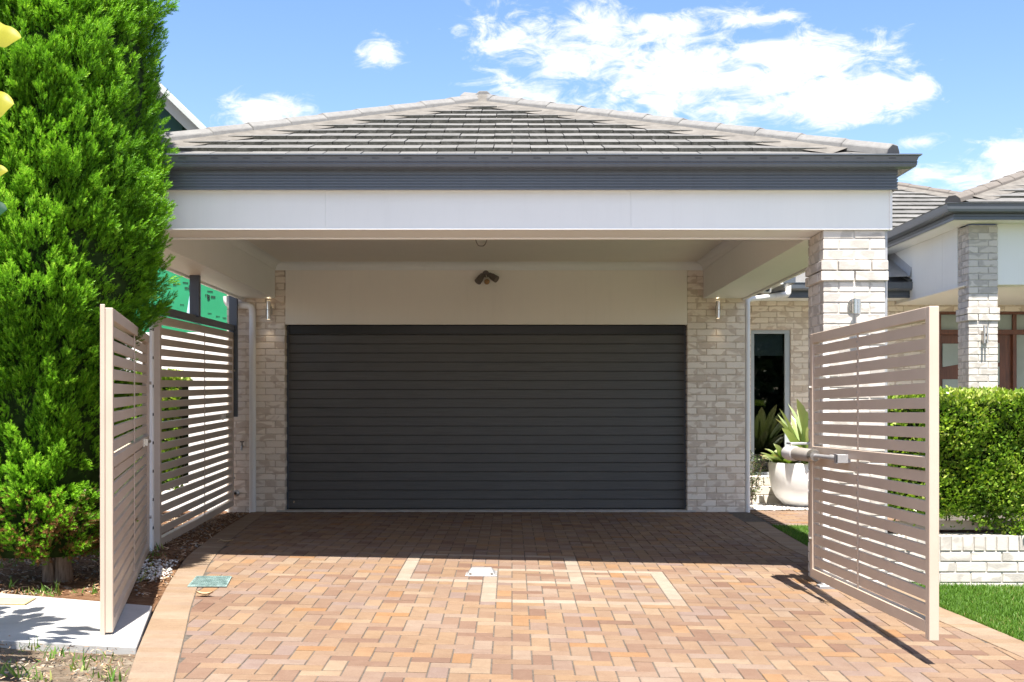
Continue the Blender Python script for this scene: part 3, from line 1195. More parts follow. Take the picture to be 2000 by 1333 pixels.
# side beams
part(MB().box(2.357, 2.85, YP + .445, YW - .002, ZB, 3.06), 'side_beam', 'beam_paint', bevel=.004)
part(MB().box(-3.31, -2.92, YP + .445, YW - .002, ZB, 3.06), 'side_beam', 'beam_paint', bevel=.004)
for x_ in (2.84, -3.345):
    part(MB().box(x_, x_ + .035, YP + .45, YW, ZB - .02, ZB + .05), 'beam_edge_trim', 'trim_white', bevel=.003)
part(MB().box(-2.918, 2.355, YP + .446, YW + .1, 3.07, 3.10), 'ceiling', 'ceiling_paint')


def cove():
    m = MB()
    prof = [(0, 0), (0, -.095)] + [(.085 * (1 - math.cos(a)) + .008, -.085 + .085 * math.sin(a) - .004) for a in np.linspace(0.05, math.pi / 2, 6)] + [(.093, 0)]
    m.sweep([(-2.918, YP + .45), (-2.918, YW - .002), (2.355, YW - .002), (2.355, YP + .45)], [(o, 3.069 + z) for o, z in prof])
    part(m, 'cornice', 'beam_paint')


cove()
# garage face: piers, lintel sheet, door
DOOR_L, DOOR_R = wx(557, YW), wx(1342.5, YW)
PIER_R = 2.872
for (a, b, ph) in ((-3.515, DOOR_L, .0), (DOOR_R, PIER_R, .0)):
    w = part(MB().box(a + .006, b - .006, YW + .007, YW + .235, -.1, 3.05), 'garage_wall', 'mortar')
    brick_face(w, a, b, YW, .22, -.012, 3.03, 'shaded_brick', phase=ph - .12)
part(MB().box(DOOR_L + .002, DOOR_R - .002, YW - .006, YW + .05, 2.325, 2.975), 'lintel_panel', 'wall_sheet', bevel=.002)
part(MB().box(DOOR_L + .002, DOOR_R - .002, YW - .012, YW + .06, 2.306, 2.324), 'lintel_trim', 'wall_sheet', bevel=.002)
part(MB().box(DOOR_L + .03, DOOR_R - .03, YW + .10, YW + .236, 2.20, 2.30), 'door_head', 'black_plastic')
part(MB().box(DOOR_L - .1, DOOR_R + .1, YW - .045, YW + .3, -.08, .018), 'door_sill', 'slab_sill', bevel=.004)
gd = part(MB().box(DOOR_L - .01, DOOR_R + .01, YW + .155, YW + .18, .02, 2.3), 'garage_door', 'black_plastic')
NP = 20
ph_ = (2.302 - .03) / NP
pm = MB().box(-(DOOR_R - DOOR_L) / 2 + .008, (DOOR_R - DOOR_L) / 2 - .008, -.012, .012, -ph_ / 2 + .0026, ph_ / 2 - .0026).mesh('plank', 'door_charcoal', .005)
for k in range(NP):
    place('plank', pm, ((DOOR_L + DOOR_R) / 2, YW + .143 + random.uniform(-.0008, .0008), .03 + (k + .5) * ph_), gd)
m = MB()
MB_ = MB().box(DOOR_L - .0, DOOR_R + .0, YW + .128, YW + .15, .0185, .031)
part(MB_, 'bottom_seal', 'black_plastic', gd)
for x_ in (DOOR_L - .004, DOOR_R - .022):
    part(MB().box(x_, x_ + .026, YW + .118, YW + .128, .02, 2.3), 'side_guide', 'steel_grey', gd)
m.tube([(wx(571, YW), YW + .128, wz(982, YW)), (wx(571, YW), YW + .112, wz(982, YW))], .013, 12)
part(m, 'lock', 'stainless', gd)
part(MB().box(DOOR_L - .05, DOOR_R + .05, YW + .24, YW + .26, 0, 3.05), 'garage_back_panel', 'room_dark')
# the garage body behind, out of sight
part(MB().box(-3.50, -3.40, YW + .25, YW + 6, -.1, 3.0).box(2.76, 2.86, YW + .25, YW + 6, -.1, 2.9), 'garage_side_wall', 'mortar')

# brick pillar right
pil = part(MB().box(2.365 + .005, 2.835 - .005, YP + .005, YP + .465, -.3, ZB), 'pillar', 'mortar_grey')
zc0 = 2.243
brick_pillar(pil, 2.365, YP, .47, -.26, ZB - .002, 'sunlit_brick', 'mortar_grey', (zc0, 2, .02), zc0 - 31 * COURSE)
part(MB().box(2.838, 2.862, YP + .03, YP + .09, -.2, ZB), 'corner_post', 'galvanised', bevel=.002)

# fascia (ribbed) and gutter all round
YB = 20.5
EAVE = [(-3.34, YB), (-3.34, YP - .062), (2.885, YP - .062), (2.885, YB)]
EAVE = EAVE[::1]
rib = [(0, 2.92)]
z = 2.92
for k in range(5):
    rib += [(.020, z + .002), (.020, z + .016), (.013, z + .018), (.013, z + .021)]
    z += .022
rib += [(.02, 3.035), (.02, 3.09), (0, 3.09)]
part(MB().sweep(EAVE, rib), 'fascia', 'gutter_grey')
gut = [(.021, 3.068), (.085, 3.062), (.122, 3.074), (.130, 3.092), (.1275, 3.100), (.134, 3.106), (.1275, 3.112), (.140, 3.148), (.158, 3.154), (.158, 3.163), (.140, 3.166), (.126, 3.160), (.118, 3.090), (.03, 3.085), (.03, 3.16), (.021, 3.16)]
gt = part(MB().sweep(EAVE, gut), 'gutter', 'gutter_grey')
gs = MB()
for k in range(26):
    x = -3.2 + k * .24
    gs.box(x, x + .055, YP - .062 - .1372, YP - .062 - .130, 3.132, 3.1365)
part(gs, 'overflow_slots', 'black_plastic', gt)
part(MB().box(-3.33, 2.88, YP - .03, YP - .014, 2.924, 3.06), 'eave_soffit', 'beam_paint')

# ------------------------------------------------------------------ tiled roofs
TILE = {}
GAUGE, TW, TH = 0.318, 0.285, 0.030


def tile_mesh(w):
    k = round(w, 2)
    if k not in TILE:
        m = MB()
        ln = GAUGE + .05
        halves = [(-k / 2 + .0008, -.0005), (.0005, k / 2 - .0008)] if k > .2 else [(-k / 2 + .0008, k / 2 - .0008)]
        for (a, b) in halves:
            vs = [(x, y, zz) for zz in (0, TH) for y in (0, ln) for x in (a, b)]
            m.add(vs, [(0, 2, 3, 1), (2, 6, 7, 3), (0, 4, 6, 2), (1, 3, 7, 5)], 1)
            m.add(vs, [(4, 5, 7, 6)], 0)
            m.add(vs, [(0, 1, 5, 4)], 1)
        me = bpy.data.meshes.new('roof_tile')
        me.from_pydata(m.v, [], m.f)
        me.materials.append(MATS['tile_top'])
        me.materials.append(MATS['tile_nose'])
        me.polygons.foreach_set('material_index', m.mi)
        me.update()
        TILE[k] = me
    return TILE[k]


def tile_slope(roof, y_eave, z_eave, pitch, fl, fr, rows, seed=0, xlim=None):
    """front-facing slope; fl/fr give the hip lines' x at each plan distance up the slope"""
    ang = math.atan(pitch)
    lay = ang - math.atan((TH) / GAUGE) * .92
    for k in range(rows):
        run = k * GAUGE * math.cos(ang)
        y = y_eave + run
        zt = z_eave + run * pitch
        a, b = fl(run + GAUGE * .75), fr(run + GAUGE * .75)
        if b - a < .15: break
        x = math.floor(a / TW) * TW + (TW / 2 if k % 2 else 0) - TW
        while x < b:
            p, q = max(a, x), min(b, x + TW)
            if q - p > .04 and (xlim is None or (q > xlim[0] and p < xlim[1])):
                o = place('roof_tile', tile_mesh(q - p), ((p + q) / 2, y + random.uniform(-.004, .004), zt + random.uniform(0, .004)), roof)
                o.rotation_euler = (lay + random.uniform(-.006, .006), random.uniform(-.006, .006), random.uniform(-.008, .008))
            x += TW


CAPM = {}


def hip_caps(roof, a, b, mat='hip_cap', w=.10, h=.032, step=.40, bed=True, bedmat='bedding'):
    a, b = Vector(a), Vector(b)
    d = (b - a)
    L = d.length
    d.normalize()
    x = d.cross(Vector((0, 0, 1))).normalized()
    zz = x.cross(d).normalized()
    if mat not in CAPM:
        m = MB()
        prof = [(-w, -.06), (-w * .93, -.01), (-w * .42, h), (w * .42, h), (w * .93, -.01), (w, -.06)]
        ln = step + .04
        vs = [(px, 0, pz) for px, pz in prof] + [(px * .95, ln, pz - .010) for px, pz in prof]
        n = len(prof)
        m.add(vs, [tuple(range(n)), tuple(range(2 * n - 1, n - 1, -1))] + [(k, k + 1, n + k + 1, n + k) for k in range(n - 1)])
        CAPM[mat] = m.mesh('hip_cap', mat, .006)
    rot = Matrix((x, d, zz)).transposed().to_euler()
    n = int(L / step)
    for k in range(n + 1):
        p = a + d * (k * step) + zz * random.uniform(.0, .006)
        if k == n and L - n * step < .1: break
        o = place('hip_cap', CAPM[mat], p, roof)
        o.rotation_euler = (rot.x + random.uniform(-.008, .008), rot.y + random.uniform(-.015, .015), rot.z + random.uniform(-.01, .01))
    if bed:
        m = MB()
        vs = []
        for t in np.linspace(.34 / L, 1, 24):
            p = a + d * (L * t)
            wob = .012 * math.sin(t * 60)
            vs += [p - x * (.31 + wob) - zz * .118, p + x * (.31 + wob) - zz * .118, p + x * (w * .9) - zz * .040, p - x * (w * .9) - zz * .040]
        fs = []
        for i in range(23):
            for k in range(4):
                q = i * 4
                fs.append((q + k, q + (k + 1) % 4, q + 4 + (k + 1) % 4, q + 4 + k))
        m.add(vs, fs)
        part(m, 'cap_bedding', bedmat, roof)


PITCH = .385
EY, EZ = YP - .062 - .10, 3.135         # tile nose line over the gutter
EXL, EXR = -3.43, 2.985
APX, RUN = (EXL + EXR) / 2 - .07, (EXR - EXL) / 2
APEX = Vector((APX, EY + RUN, EZ + RUN * PITCH))


def front_roof():
    m = MB()
    c = [(EXL + .01, EY + .02, EZ - .02), (EXR - .01, EY + .02, EZ - .02), (EXR - .01, YB, EZ - .02), (EXL + .01, YB, EZ - .02)]
    ap = (APEX.x, APEX.y, APEX.z - .03)
    ap2 = (APEX.x, YB, APEX.z - .03)
    m.add(c + [ap, ap2], [(0, 1, 4), (1, 2, 5, 4), (3, 0, 4, 5), (2, 3, 5), (0, 3, 2, 1)])
    r = part(m, 'roof', 'tile_top')
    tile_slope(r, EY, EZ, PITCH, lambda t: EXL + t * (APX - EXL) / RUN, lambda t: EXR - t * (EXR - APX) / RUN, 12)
    for (x0, kk) in ((EXL, 1), (EXR, -1)):
        hip_caps(r, (x0 + .10 * kk, EY + .10, EZ + .055 + .10 * PITCH), (APEX.x, APEX.y - .02, APEX.z + .05))
    hip_caps(r, (APEX.x, YB, APEX.z + .06), (APEX.x, APEX.y + .1, APEX.z + .06), bed=False)
    m = MB()
    m.lathe([(.0, .085), (.08, .07), (.16, .02), (.20, -.06)], 10, (APEX.x, APEX.y - .02, APEX.z + .0))
    part(m, 'apex_cap', 'bedding', r)


front_roof()

# downpipes and the garage's side eave
def arc(c, r, a0, a1, ux, uy, n=6):
    c, ux, uy = Vector(c), Vector(ux), Vector(uy)
    return [c + ux * (r * math.cos(a)) + uy * (r * math.sin(a)) for a in np.linspace(a0, a1, n)]


def downpipe_left():
    y = YW - .055
    xv, xo = wx(493.5, y), wx(442.5, y)
    zh = wz(597, y)
    r = .042
    q = .075
    path = [(xv, y, -.03), (xv, y, zh - q)] + arc((xv - q, y, zh - q), q, 0, math.pi / 2, (1, 0, 0), (0, 0, 1))[1:] + [(xo + q, y, zh)] \
        + arc((xo + q, y, zh + q), q, -math.pi / 2, -math.pi, (1, 0, 0), (0, 0, 1))[1:] + [(xo, y, ZB + .02)]
    p = part(MB().tube(path, r, 16), 'downpipe', 'pvc')
    c = MB()
    for (a, b) in (((xv, y, zh - q - .06), (xv, y, zh - q - .0)), ((xo + q + .06, y, zh), (xo + q, y, zh)), ((xv, y, .20), (xv, y, .215))):
        c.tube([a, b], r + .0035, 16)
    part(c, 'collar', 'pvc', p)


def downpipe_right():
    y = YW + .02
    xv = wx(1460, y)
    r = .032
    zh = wz(584, y)
    e = Vector((wx(1536, 16.1), 16.1, wz(576, 16.1)))
    path = [(xv, y, -.03), (xv, y, zh - .05), (xv + .012, y + .02, zh - .015), (xv + .05, y + .06, zh)]
    path += [e - Vector((.05, .1, .01)), e, e + Vector((.03, .03, .03)), e + Vector((.035, .035, .2))]
    p = part(MB().tube(path, [r, r, r, r, .042, .042, .042, .042], 16), 'downpipe', 'pvc')
    part(MB().tube([(xv, y, .2), (xv, y, .215)], r + .003, 14), 'collar', 'pvc', p)


downpipe_left()
downpipe_right()
part(MB().box(2.88, 3.46, 15.35, 16.9, 2.86, 2.90), 'side_soffit', 'beam_paint')
part(MB().box(3.46, 3.62, 15.35, 16.6, 2.87, 3.0).box(3.44, 3.64, 15.34, 16.6, 3.0, 3.02), 'side_gutter', 'gutter_grey', bevel=.006)

# steel screen frame along the left side of the carport
sf = thing('steel_screen_frame', (-3.2, 12, 0), 'dark grey steel frame with two posts and a rail above the left slatted screen', 'frame')
S0, S1 = Vector((-3.10, 10.6, 0)), Vector((-3.397, 14.7, 0))


def on_screen(t): return S0 + (S1 - S0) * t


sd_ = (S1 - S0).normalized()
nrm = Vector((sd_.y, -sd_.x, 0)) * -1
a, b = on_screen(-.04), on_screen(1.0)
MB().beam(Vector((a.x, a.y, 2.135)) + nrm * .01, Vector((b.x, b.y, 2.255)) + nrm * .01, .05, .07).build('rail', 'steel_grey', sf, .004)
for t, z0, z1 in ((.40, 2.20, ZB - .0), (1.0, 1.17, ZB + .03)):
    p = on_screen(t)
    MB().box(p.x - .055, p.x + .045, p.y - .03, p.y + .03, z0, z1).build('post', 'steel_grey', sf, .004)

# ================================================================== GATES
SLATS_UP, SLATS_DN = 9, 10


def gate(name, label, near, far, zn, zf, inward, cat='gate', foot=0.0, lip=False, group=None):
    """slatted leaf between two plan points; zn/zf = (bottom, top) at each end; inward = face normal"""
    n_, f_ = Vector((near[0], near[1], 0)), Vector((far[0], far[1], 0))
    g = thing(name, (far[0], far[1], zf[0]), label, cat, group)
    d = f_ - n_
    L = d.length
    d.normalize()
    nv = Vector(inward).normalized()

    def P(u, v, w):
        """u along from near (m), v 0..1 up, w depth (m) from the seen face"""
        t = u / L
        z0 = zn[0] + (zf[0] - zn[0]) * t
        z1 = zn[1] + (zf[1] - zn[1]) * t
        q = n_ + d * u - nv * w
        return Vector((q.x, q.y, z0 + (z1 - z0) * v))

    H = zn[1] - zn[0]

    def bar(u0, u1, v0, v1, w0, w1):
        return [P(u0, v0, w0), P(u1, v0, w0), P(u1, v0, w1), P(u0, v0, w1), P(u0, v1, w0), P(u1, v1, w0), P(u1, v1, w1), P(u0, v1, w1)]
    D = .055
    fr = .07 / H
    sw = .06
    MB().hexa(bar(0, sw, -foot / H, 1, 0, D)).build('gate_stile', 'gate_paint', g, .003)
    MB().hexa(bar(L - sw, L, 0, 1, 0, D)).build('gate_stile', 'gate_paint', g, .003)
    MB().hexa(bar(sw, L - sw, 1 - fr, 1, 0, D)).build('gate_rail', 'gate_paint', g, .003)
    MB().hexa(bar(sw, L - sw, 0, fr, 0, D)).build('gate_rail', 'gate_paint', g, .003)
    ns = SLATS_UP + SLATS_DN
    gap = (H * (1 - 2 * fr) - (ns + 1) * .0625) / (ns + 2)
    v = fr + gap / H
    mid_v = None
    for k in range(ns + 1):
        hgt = .0625 / H
        if k == SLATS_DN:
            MB().hexa(bar(sw, L - sw, v, v + hgt, .0, D)).build('mid_rail', 'gate_paint', g, .003)
            mid_v = v + hgt / 2
        else:
            MB().hexa(bar(sw, L - sw, v, v + hgt, .016, .038)).build('slat', 'gate_paint', g, .002)
        v += hgt + gap / H
    MB().hexa(bar(L * .54 - .012, L * .54 + .012, fr, mid_v - .03 / H, .008, .0155)).build('mid_bar', 'gate_paint', g, .001)
    MB().hexa(bar(L * .54 - .012, L * .54 + .012, mid_v + .033 / H, 1 - fr, .008, .0155)).build('mid_bar', 'gate_paint', g, .001)
    rv = MB()
    v = fr + gap / H
    for k in range(ns + 1):
        if k != SLATS_DN:
            rv.hexa(bar(L * .54 - .005, L * .54 + .005, v + .026 / H, v + .036 / H, .004, .0079))
        v += .0625 / H + gap / H
    tag(rv.build('rivets', 'dull_metal', g), None, None, None, 'stuff')
    for vv in (.16, .78):
        m = MB()
        c = P(L - .028, vv, 0)
        m.tube([c + nv * -.002, c + nv * .018], .013, 8)
        m.build('bolt', 'dull_metal', g)
    if lip:
        MB().hexa(bar(-.012, -.001, -.02, 1.01, D - .012, D + .014)).build('edge_lip', 'gate_paint', g, .002)
    return g, P, L, mid_v, nv


GN, GF = 6.62, 8.98
rg, RP, RL, RMID, RNV = gate('slat_gate', 'right beige gate leaf with horizontal slats swung open in front of the brick pillar', (wx(1815, GN), GN), (wx(1582, GF), GF),
                             (wz(1240, GN), wz(598, GN)), (wz(1127, GF), wz(653.5, GF)), (-1, 0, 0), foot=.035, group='slatted driveway gates')
LN, LF = 6.9, 10.2
lg, LP, LL, LMID, LNV = gate('slat_gate', 'left beige gate leaf swung open beside the conifer, over the concrete path', (wx(220.5, LN), LN), (wx(292, LF), LF),
                             (wz(1236, LN), wz(601.6, LN)), (wz(1077, LF), wz(656, LF)), (1, .25, 0), lip=True, group='slatted driveway gates')
sg, SP, SL, SMID, SNV = gate('slat_screen', 'beige slatted screen panel between the left gate leaf and the garage wall', (S0.x, S0.y), (S1.x, S1.y),
                             (.052, 2.09), (.086, 2.20), (1, .07, 0), cat='screen')


def bracket(g, P, L, mid, nv, u):
    c = P(u, mid, 0)
    d = (P(L, mid, 0) - P(0, mid, 0)).normalized()
    m = MB()
    m.beam(c + nv * .004 - d * .03, c + nv * .004 + d * .03, .008, .075)
    m.beam(c + nv * .03 - d * .02, c + nv * .03 + d * .02, .006, .05)
    m.beam(c + nv * .004 - d * .024, c + nv * .034 - d * .024, .006, .055)
    m.build('arm_bracket', 'stainless', g, .001)
    return c, d


for (g, P, L, mid, nv, u) in ((lg, LP, LL, LMID, LNV, LL * .78), (sg, SP, SL, SMID, SNV, SL * .80)):
    c, d = bracket(g, P, L, mid, nv, u)
    m = MB()
    m.tube([c + nv * .02, c + nv * .03 + d * .14, c + nv * .03 + d * .2], [.009, .010, .016], 10)
    m.build('arm_rod', 'dull_metal', g)

# hinge posts
hp = thing('hinge_post', (2.38, 9.1, ground(2.38, 9.1)), 'pale steel post carrying the right gate against the pillar', 'post')
MB().box(2.345, 2.395, 9.075, 9.125, ground(2.36, 9.1) + .02, 1.80).build('post', 'trim_white', hp, .003)
MB().box(2.31, 2.43, 9.03, 9.132, ground(2.36, 9.1) - .02, ground(2.36, 9.1) + .02).build('base_plate', 'galvanised', hp, .003)
for z in (.25, 1.5):
    m = MB()
    m.tube([(2.31, 9.03, z - .04), (2.31, 9.03, z + .04)], .013, 10)
    m.beam((2.31, 9.03, z), (2.36, 9.08, z), .02, .03)
    m.build('hinge', 'dull_metal', hp)
MB().box(2.288, 2.36, 9.16, 9.30, .36, .62).build('stop_box', 'gate_paint', hp, .004)
hl = thing('hinge_post', (wx(295, 10.3), 10.3, 0), 'narrow white post with dark hinges between the left gate leaf and the screen', 'post')
xh = wx(295.2, 10.3)
MB().box(xh - .014, xh + .014, 10.29, 10.34, -.05, 2.10).build('post', 'trim_white', hl, .002)
for z in np.linspace(.25, 1.95, 8):
    MB().box(xh + .014, xh + .019, 10.295, 10.315, z - .012, z + .012).build('hinge', 'black_plastic', hl)

# gate opener on the right leaf
gm = thing('gate_motor', (2.2, 9.6, .9), 'white and taupe ram gate opener fixed beside the right gate leaf', 'gate opener')
zmo = .915
A_, B_ = Vector((wx(1537, 9.2), 9.2, zmo + .02)), Vector((2.212, 8.08, zmo + .02))
ax_ = (B_ - A_).normalized()


def along(s, dz=0): return A_ + ax_ * s + Vector((0, 0, dz))


MB().tube([along(0), along(.012), along(.06), along(.17), along(.22)], [.036, .050, .057, .058, .053], 20).build('rear_cap', 'motor_white', gm)
MB().tube([along(.215), along(.23), along(.56), along(.57)], [.047, .049, .047, .043], 20).build('motor_housing', 'motor_taupe', gm)
MB().tube([along(.57), along(.585), along(.625)], [.047, .049, .038], 20).build('front_collar', 'dull_metal', gm)
MB().tube([along(.625), along(.93), along(.93), along(1.09)], [.016, .016, .022, .018], 12).build('push_rod', 'galvanised', gm)
MB().box(A_.x + .0, 2.36, A_.y - .12, A_.y + .02, zmo + .085, zmo + .10).build('mount_plate', 'galvanised', gm, .002)
bc = along(1.11)
MB().box(bc.x - .035, bc.x - .027, bc.y - .03, bc.y + .03, bc.z - .032, bc.z + .032).box(bc.x - .035, bc.x + .06, bc.y + .022, bc.y + .03, bc.z - .028, bc.z + .028).box(bc.x - .035, bc.x + .06, bc.y - .03, bc.y - .022, bc.z - .028, bc.z + .028).build('gate_bracket', 'galvanised', gm, .001)

# ================================================================== SMALL FITTINGS
def updown_light(px, py0, py1, label):
    y = YW - .075
    x = wx(px, y)
    z0, z1 = wz(py1, y), wz(py0, y)
    t = thing('wall_light', (x, YW, (z0 + z1) / 2), label, 'wall light', 'stainless wall lights')
    r = .026
    MB().tube([(x, y, z0), (x, y, z1)], r, 20).build('lamp_tube', 'stainless', t)
    MB().tube([(x, y, (z0 + z1) / 2 - .004), (x, y, (z0 + z1) / 2 + .004)], r + .002, 20).build('joint_ring', 'dull_metal', t)
    MB().box(x - .02, x + .035, y + .02, YW - .001, (z0 + z1) / 2 - .05, (z0 + z1) / 2 + .05).build('mount_plate', 'dull_metal', t, .004)
    for z, s in ((z0 - .001, -1), (z1 + .001, 1)):
        MB().tube([(x, y, z), (x, y, z + .001 * s)], r * .8, 16).build('lens', 'lamp_glow', t)
        ld = bpy.data.lights.new('lamp_beam', 'SPOT')
        ld.energy, ld.color, ld.spot_size, ld.spot_blend, ld.shadow_soft_size = 0.5, (1.0, .80, .55), R(70), .6, .02
        lo = bpy.data.objects.new('lamp_beam', ld)
        lo.parent = t
        lo.location = Vector((x, y, z + .004 * s)) - WLOC[t]
        lo.rotation_euler = (0 if s < 0 else math.pi, 0, 0)
        COL.objects.link(lo)
    return t


updown_light(524.5, 588, 624, 'stainless up and down light left of the dark garage door, beside the downpipe')
updown_light(1402, 588, 622, 'stainless up and down light on the pier right of the dark garage door')

pl = thing('wall_light', (wx(1671, YP), YP, 2.05), 'short stainless down light on the white pillar above the right gate', 'wall light', 'stainless wall lights')
yl = YP - .085
xl = wx(1673, yl)
MB().tube([(xl, yl, wz(613, yl)), (xl, yl, wz(585, yl))], .031, 24).build('lamp_tube', 'stainless', pl)
m = MB()
m.tube([(wx(1668, YP), YP - .016, wz(597, YP)), (wx(1668, YP), YP - .002, wz(597, YP))], .052, 24)
m.tube([(wx(1669, YP), YP - .06, wz(597, YP)), (wx(1668, YP), YP - .01, wz(597, YP))], .016, 12)
m.build('mount_plate', 'stainless', pl)

fl = thing('flood_light', (wx(950, YW), YW, 2.95), 'bronze twin spotlight with motion sensor on the panel above the garage door', 'flood light')
cx, cz = wx(949, YW), wz(536, YW)
MB().tube([(cx, YW - .045, cz), (cx, YW - .007, cz)], .042, 20).build('back_plate', 'bronze_plastic', fl)
for s, tip in ((-1, (933, 551)), (1, (970, 546))):
    tx, tz = wx(tip[0], YW - .12), wz(tip[1], YW - .12)
    a_, b_ = Vector((cx + s * .03, YW - .055, cz - .005)), Vector((tx, YW - .12, tz))
    dd = (b_ - a_)
    MB().tube([a_, a_ + dd * .12, a_ + dd * .35, a_ + dd * .45, b_, b_], [.014, .030, .034, .040, .044, .034], 18).build('spot_head', 'bronze_plastic', fl)
MB().tube([(cx + .005, YW - .05, cz - .02), (cx + .008, YW - .06, cz - .045)], .018, 12).build('sensor_neck', 'stainless', fl)
m = MB()
m.lathe([(.001, -.034), (.018, -.03), (.031, -.015), (.035, 0), (.031, .017), (.016, .03), (.001, .034)], 18, (wx(951, YW - .06), YW - .07, wz(551, YW - .06)))
m.build('sensor', 'amber', fl)

cb = thing('hanging_cable', (wx(941, 10.6), 10.6, 3.07), 'thin looped cable hanging from the carport ceiling behind the beam', 'cable')
pts = []
for t in np.linspace(0, 1, 22):
    px = 928 + 24 * t
    py = 481 - 17 * abs(2 * t - 1) ** 3.2
    pts.append((wx(px, 10.6), 10.6, wz(py, 10.6)))
pts = [(pts[0][0] - .004, 10.6, 3.07)] + pts + [(pts[-1][0] + .002, 10.6, 3.07)]
MB().tube(pts, .0042, 8).build('cable', 'bronze_plastic', cb)

sc_ = thing('security_camera', (wx(1497, 14.2), 14.2, 2.60), 'small beige camera with black lens under the right carport beam', 'camera')
xs_, zs_ = wx(1498, 14.2), wz(567, 14.2)
MB().box(xs_ - .055, xs_ + .04, 14.15, 14.30, zs_ - .035, zs_ + .05).build('housing', 'pvc', sc_, .01, 2)
MB().tube([(xs_ - .008, 14.152, zs_ + .004), (xs_ - .008, 14.138, zs_ + .004)], .027, 18).build('lens', 'black_plastic', sc_)
MB().box(xs_ - .11, xs_ - .055, 14.18, 14.26, zs_ - .005, zs_ + .03).build('bracket', 'pvc', sc_, .004)

tp = thing('garden_tap', (wx(473, YW), YW, .8), 'small weathered metal tap on the brick left of the downpipe', 'tap')
xt, zt = wx(473, YW - .04), wz(872, YW - .04)
MB().tube([(xt, YW, zt), (xt, YW - .05, zt), (xt, YW - .075, zt - .02), (xt, YW - .08, zt - .05)], [.012, .014, .013, .012], 10).build('spout', 'dull_metal', tp)
MB().tube([(xt, YW - .045, zt + .01), (xt, YW - .045, zt + .055)], .008, 8).tube([(xt - .025, YW - .045, zt + .055), (xt + .025, YW - .045, zt + .055)], .007, 8).build('handle', 'bronze_plastic', tp)
vc = thing('outlet_cap', (wx(461, YW), YW, .25), 'round metal outlet cover low on the brick left of the downpipe', 'outlet cover')
xo_, zo_ = wx(461, YW - .02), wz(964, YW - .02)
MB().tube([(xo_, YW, zo_), (xo_, YW - .02, zo_), (xo_, YW - .028, zo_)], [.04, .04, .028], 18).build('cover', 'dull_metal', vc)
MB().tube([(xo_ - .006, YW - .028, zo_), (xo_ - .006, YW - .034, zo_)], .018, 14).build('socket', 'black_plastic', vc)

# drain grate
gr = thing('drain_grate', (*on_ground(410, 1138), 0), 'greenish metal drain grate set in the paving by the curved border', 'drain grate')
c4 = [on_ground(*p) for p in ((366, 1148), (443, 1148), (453, 1129), (383, 1129))]


def gpt(u, v, z):
    x = (c4[0][0] * (1 - u) + c4[1][0] * u) * (1 - v) + (c4[3][0] * (1 - u) + c4[2][0] * u) * v
    y = (c4[0][1] * (1 - u) + c4[1][1] * u) * (1 - v) + (c4[3][1] * (1 - u) + c4[2][1] * u) * v
    return (x, y, ground(x, y) + z)


MB().hexa([gpt(0, 0, -.03), gpt(1, 0, -.03), gpt(1, 1, -.03), gpt(0, 1, -.03), gpt(0, 0, .005), gpt(1, 0, .005), gpt(1, 1, .005), gpt(0, 1, .005)]).build('pit', 'black_plastic', gr)
m = MB()
for (u0, u1, v0, v1) in ((0, 1, 0, .05), (0, 1, .95, 1), (0, .04, .05, .95), (.96, 1, .05, .95)):
    m.hexa([gpt(u0, v0, .004), gpt(u1, v0, .004), gpt(u1, v1, .004), gpt(u0, v1, .004), gpt(u0, v0, .012), gpt(u1, v0, .012), gpt(u1, v1, .012), gpt(u0, v1, .012)])
m.build('frame', 'grate_metal', gr)
m = MB()
for k in range(18):
    u = .05 + .9 * k / 17
    m.hexa([gpt(u - .008, .05, .006), gpt(u + .008, .05, .006), gpt(u + .008, .95, .006), gpt(u - .008, .95, .006), gpt(u - .008, .05, .010), gpt(u + .008, .05, .010), gpt(u + .008, .95, .010), gpt(u - .008, .95, .010)])
for k in range(12):
    v = .06 + .88 * k / 11
    zz = [gpt(.04 + .92 * j / 36, v + (.022 if j % 2 else -.022), .0135) for j in range(37)]
    m.tube(zz, .0055, 5)
tag(m.build('grate_bars', 'grate_metal', gr), None, None, None, 'stuff')

# gate stop
gx0, gx1, gy = wx(911, 9.28), wx(968, 9.28), 9.28
gst = thing('gate_stop', ((gx0 + gx1) / 2, gy, ground(-.2, gy)), 'small galvanised steel gate stop bolted to the middle of the driveway', 'gate stop')
zg = ground(-.25, gy)
m = MB()
m.hexa([(gx0, gy, zg), (gx1, gy, zg), (gx1, gy + .26, zg), (gx0, gy + .26, zg), (gx0 + .035, gy + .10, zg + .05), (gx1 - .035, gy + .10, zg + .05), (gx1 - .035, gy + .16, zg + .05), (gx0 + .035, gy + .16, zg + .05)])
m.build('wedge', 'galvanised', gst, .003)
MB().box(gx0 - .01, gx1 + .01, gy - .006, gy + .27, zg - .004, zg + .0065).build('base_plate', 'galvanised', gst, .001)
for x in (gx0 + .03, gx1 - .03):
    MB().tube([(x, gy + .02, zg + .01), (x, gy + .02, zg + .022)], .01, 8).build('bolt', 'dull_metal', gst)

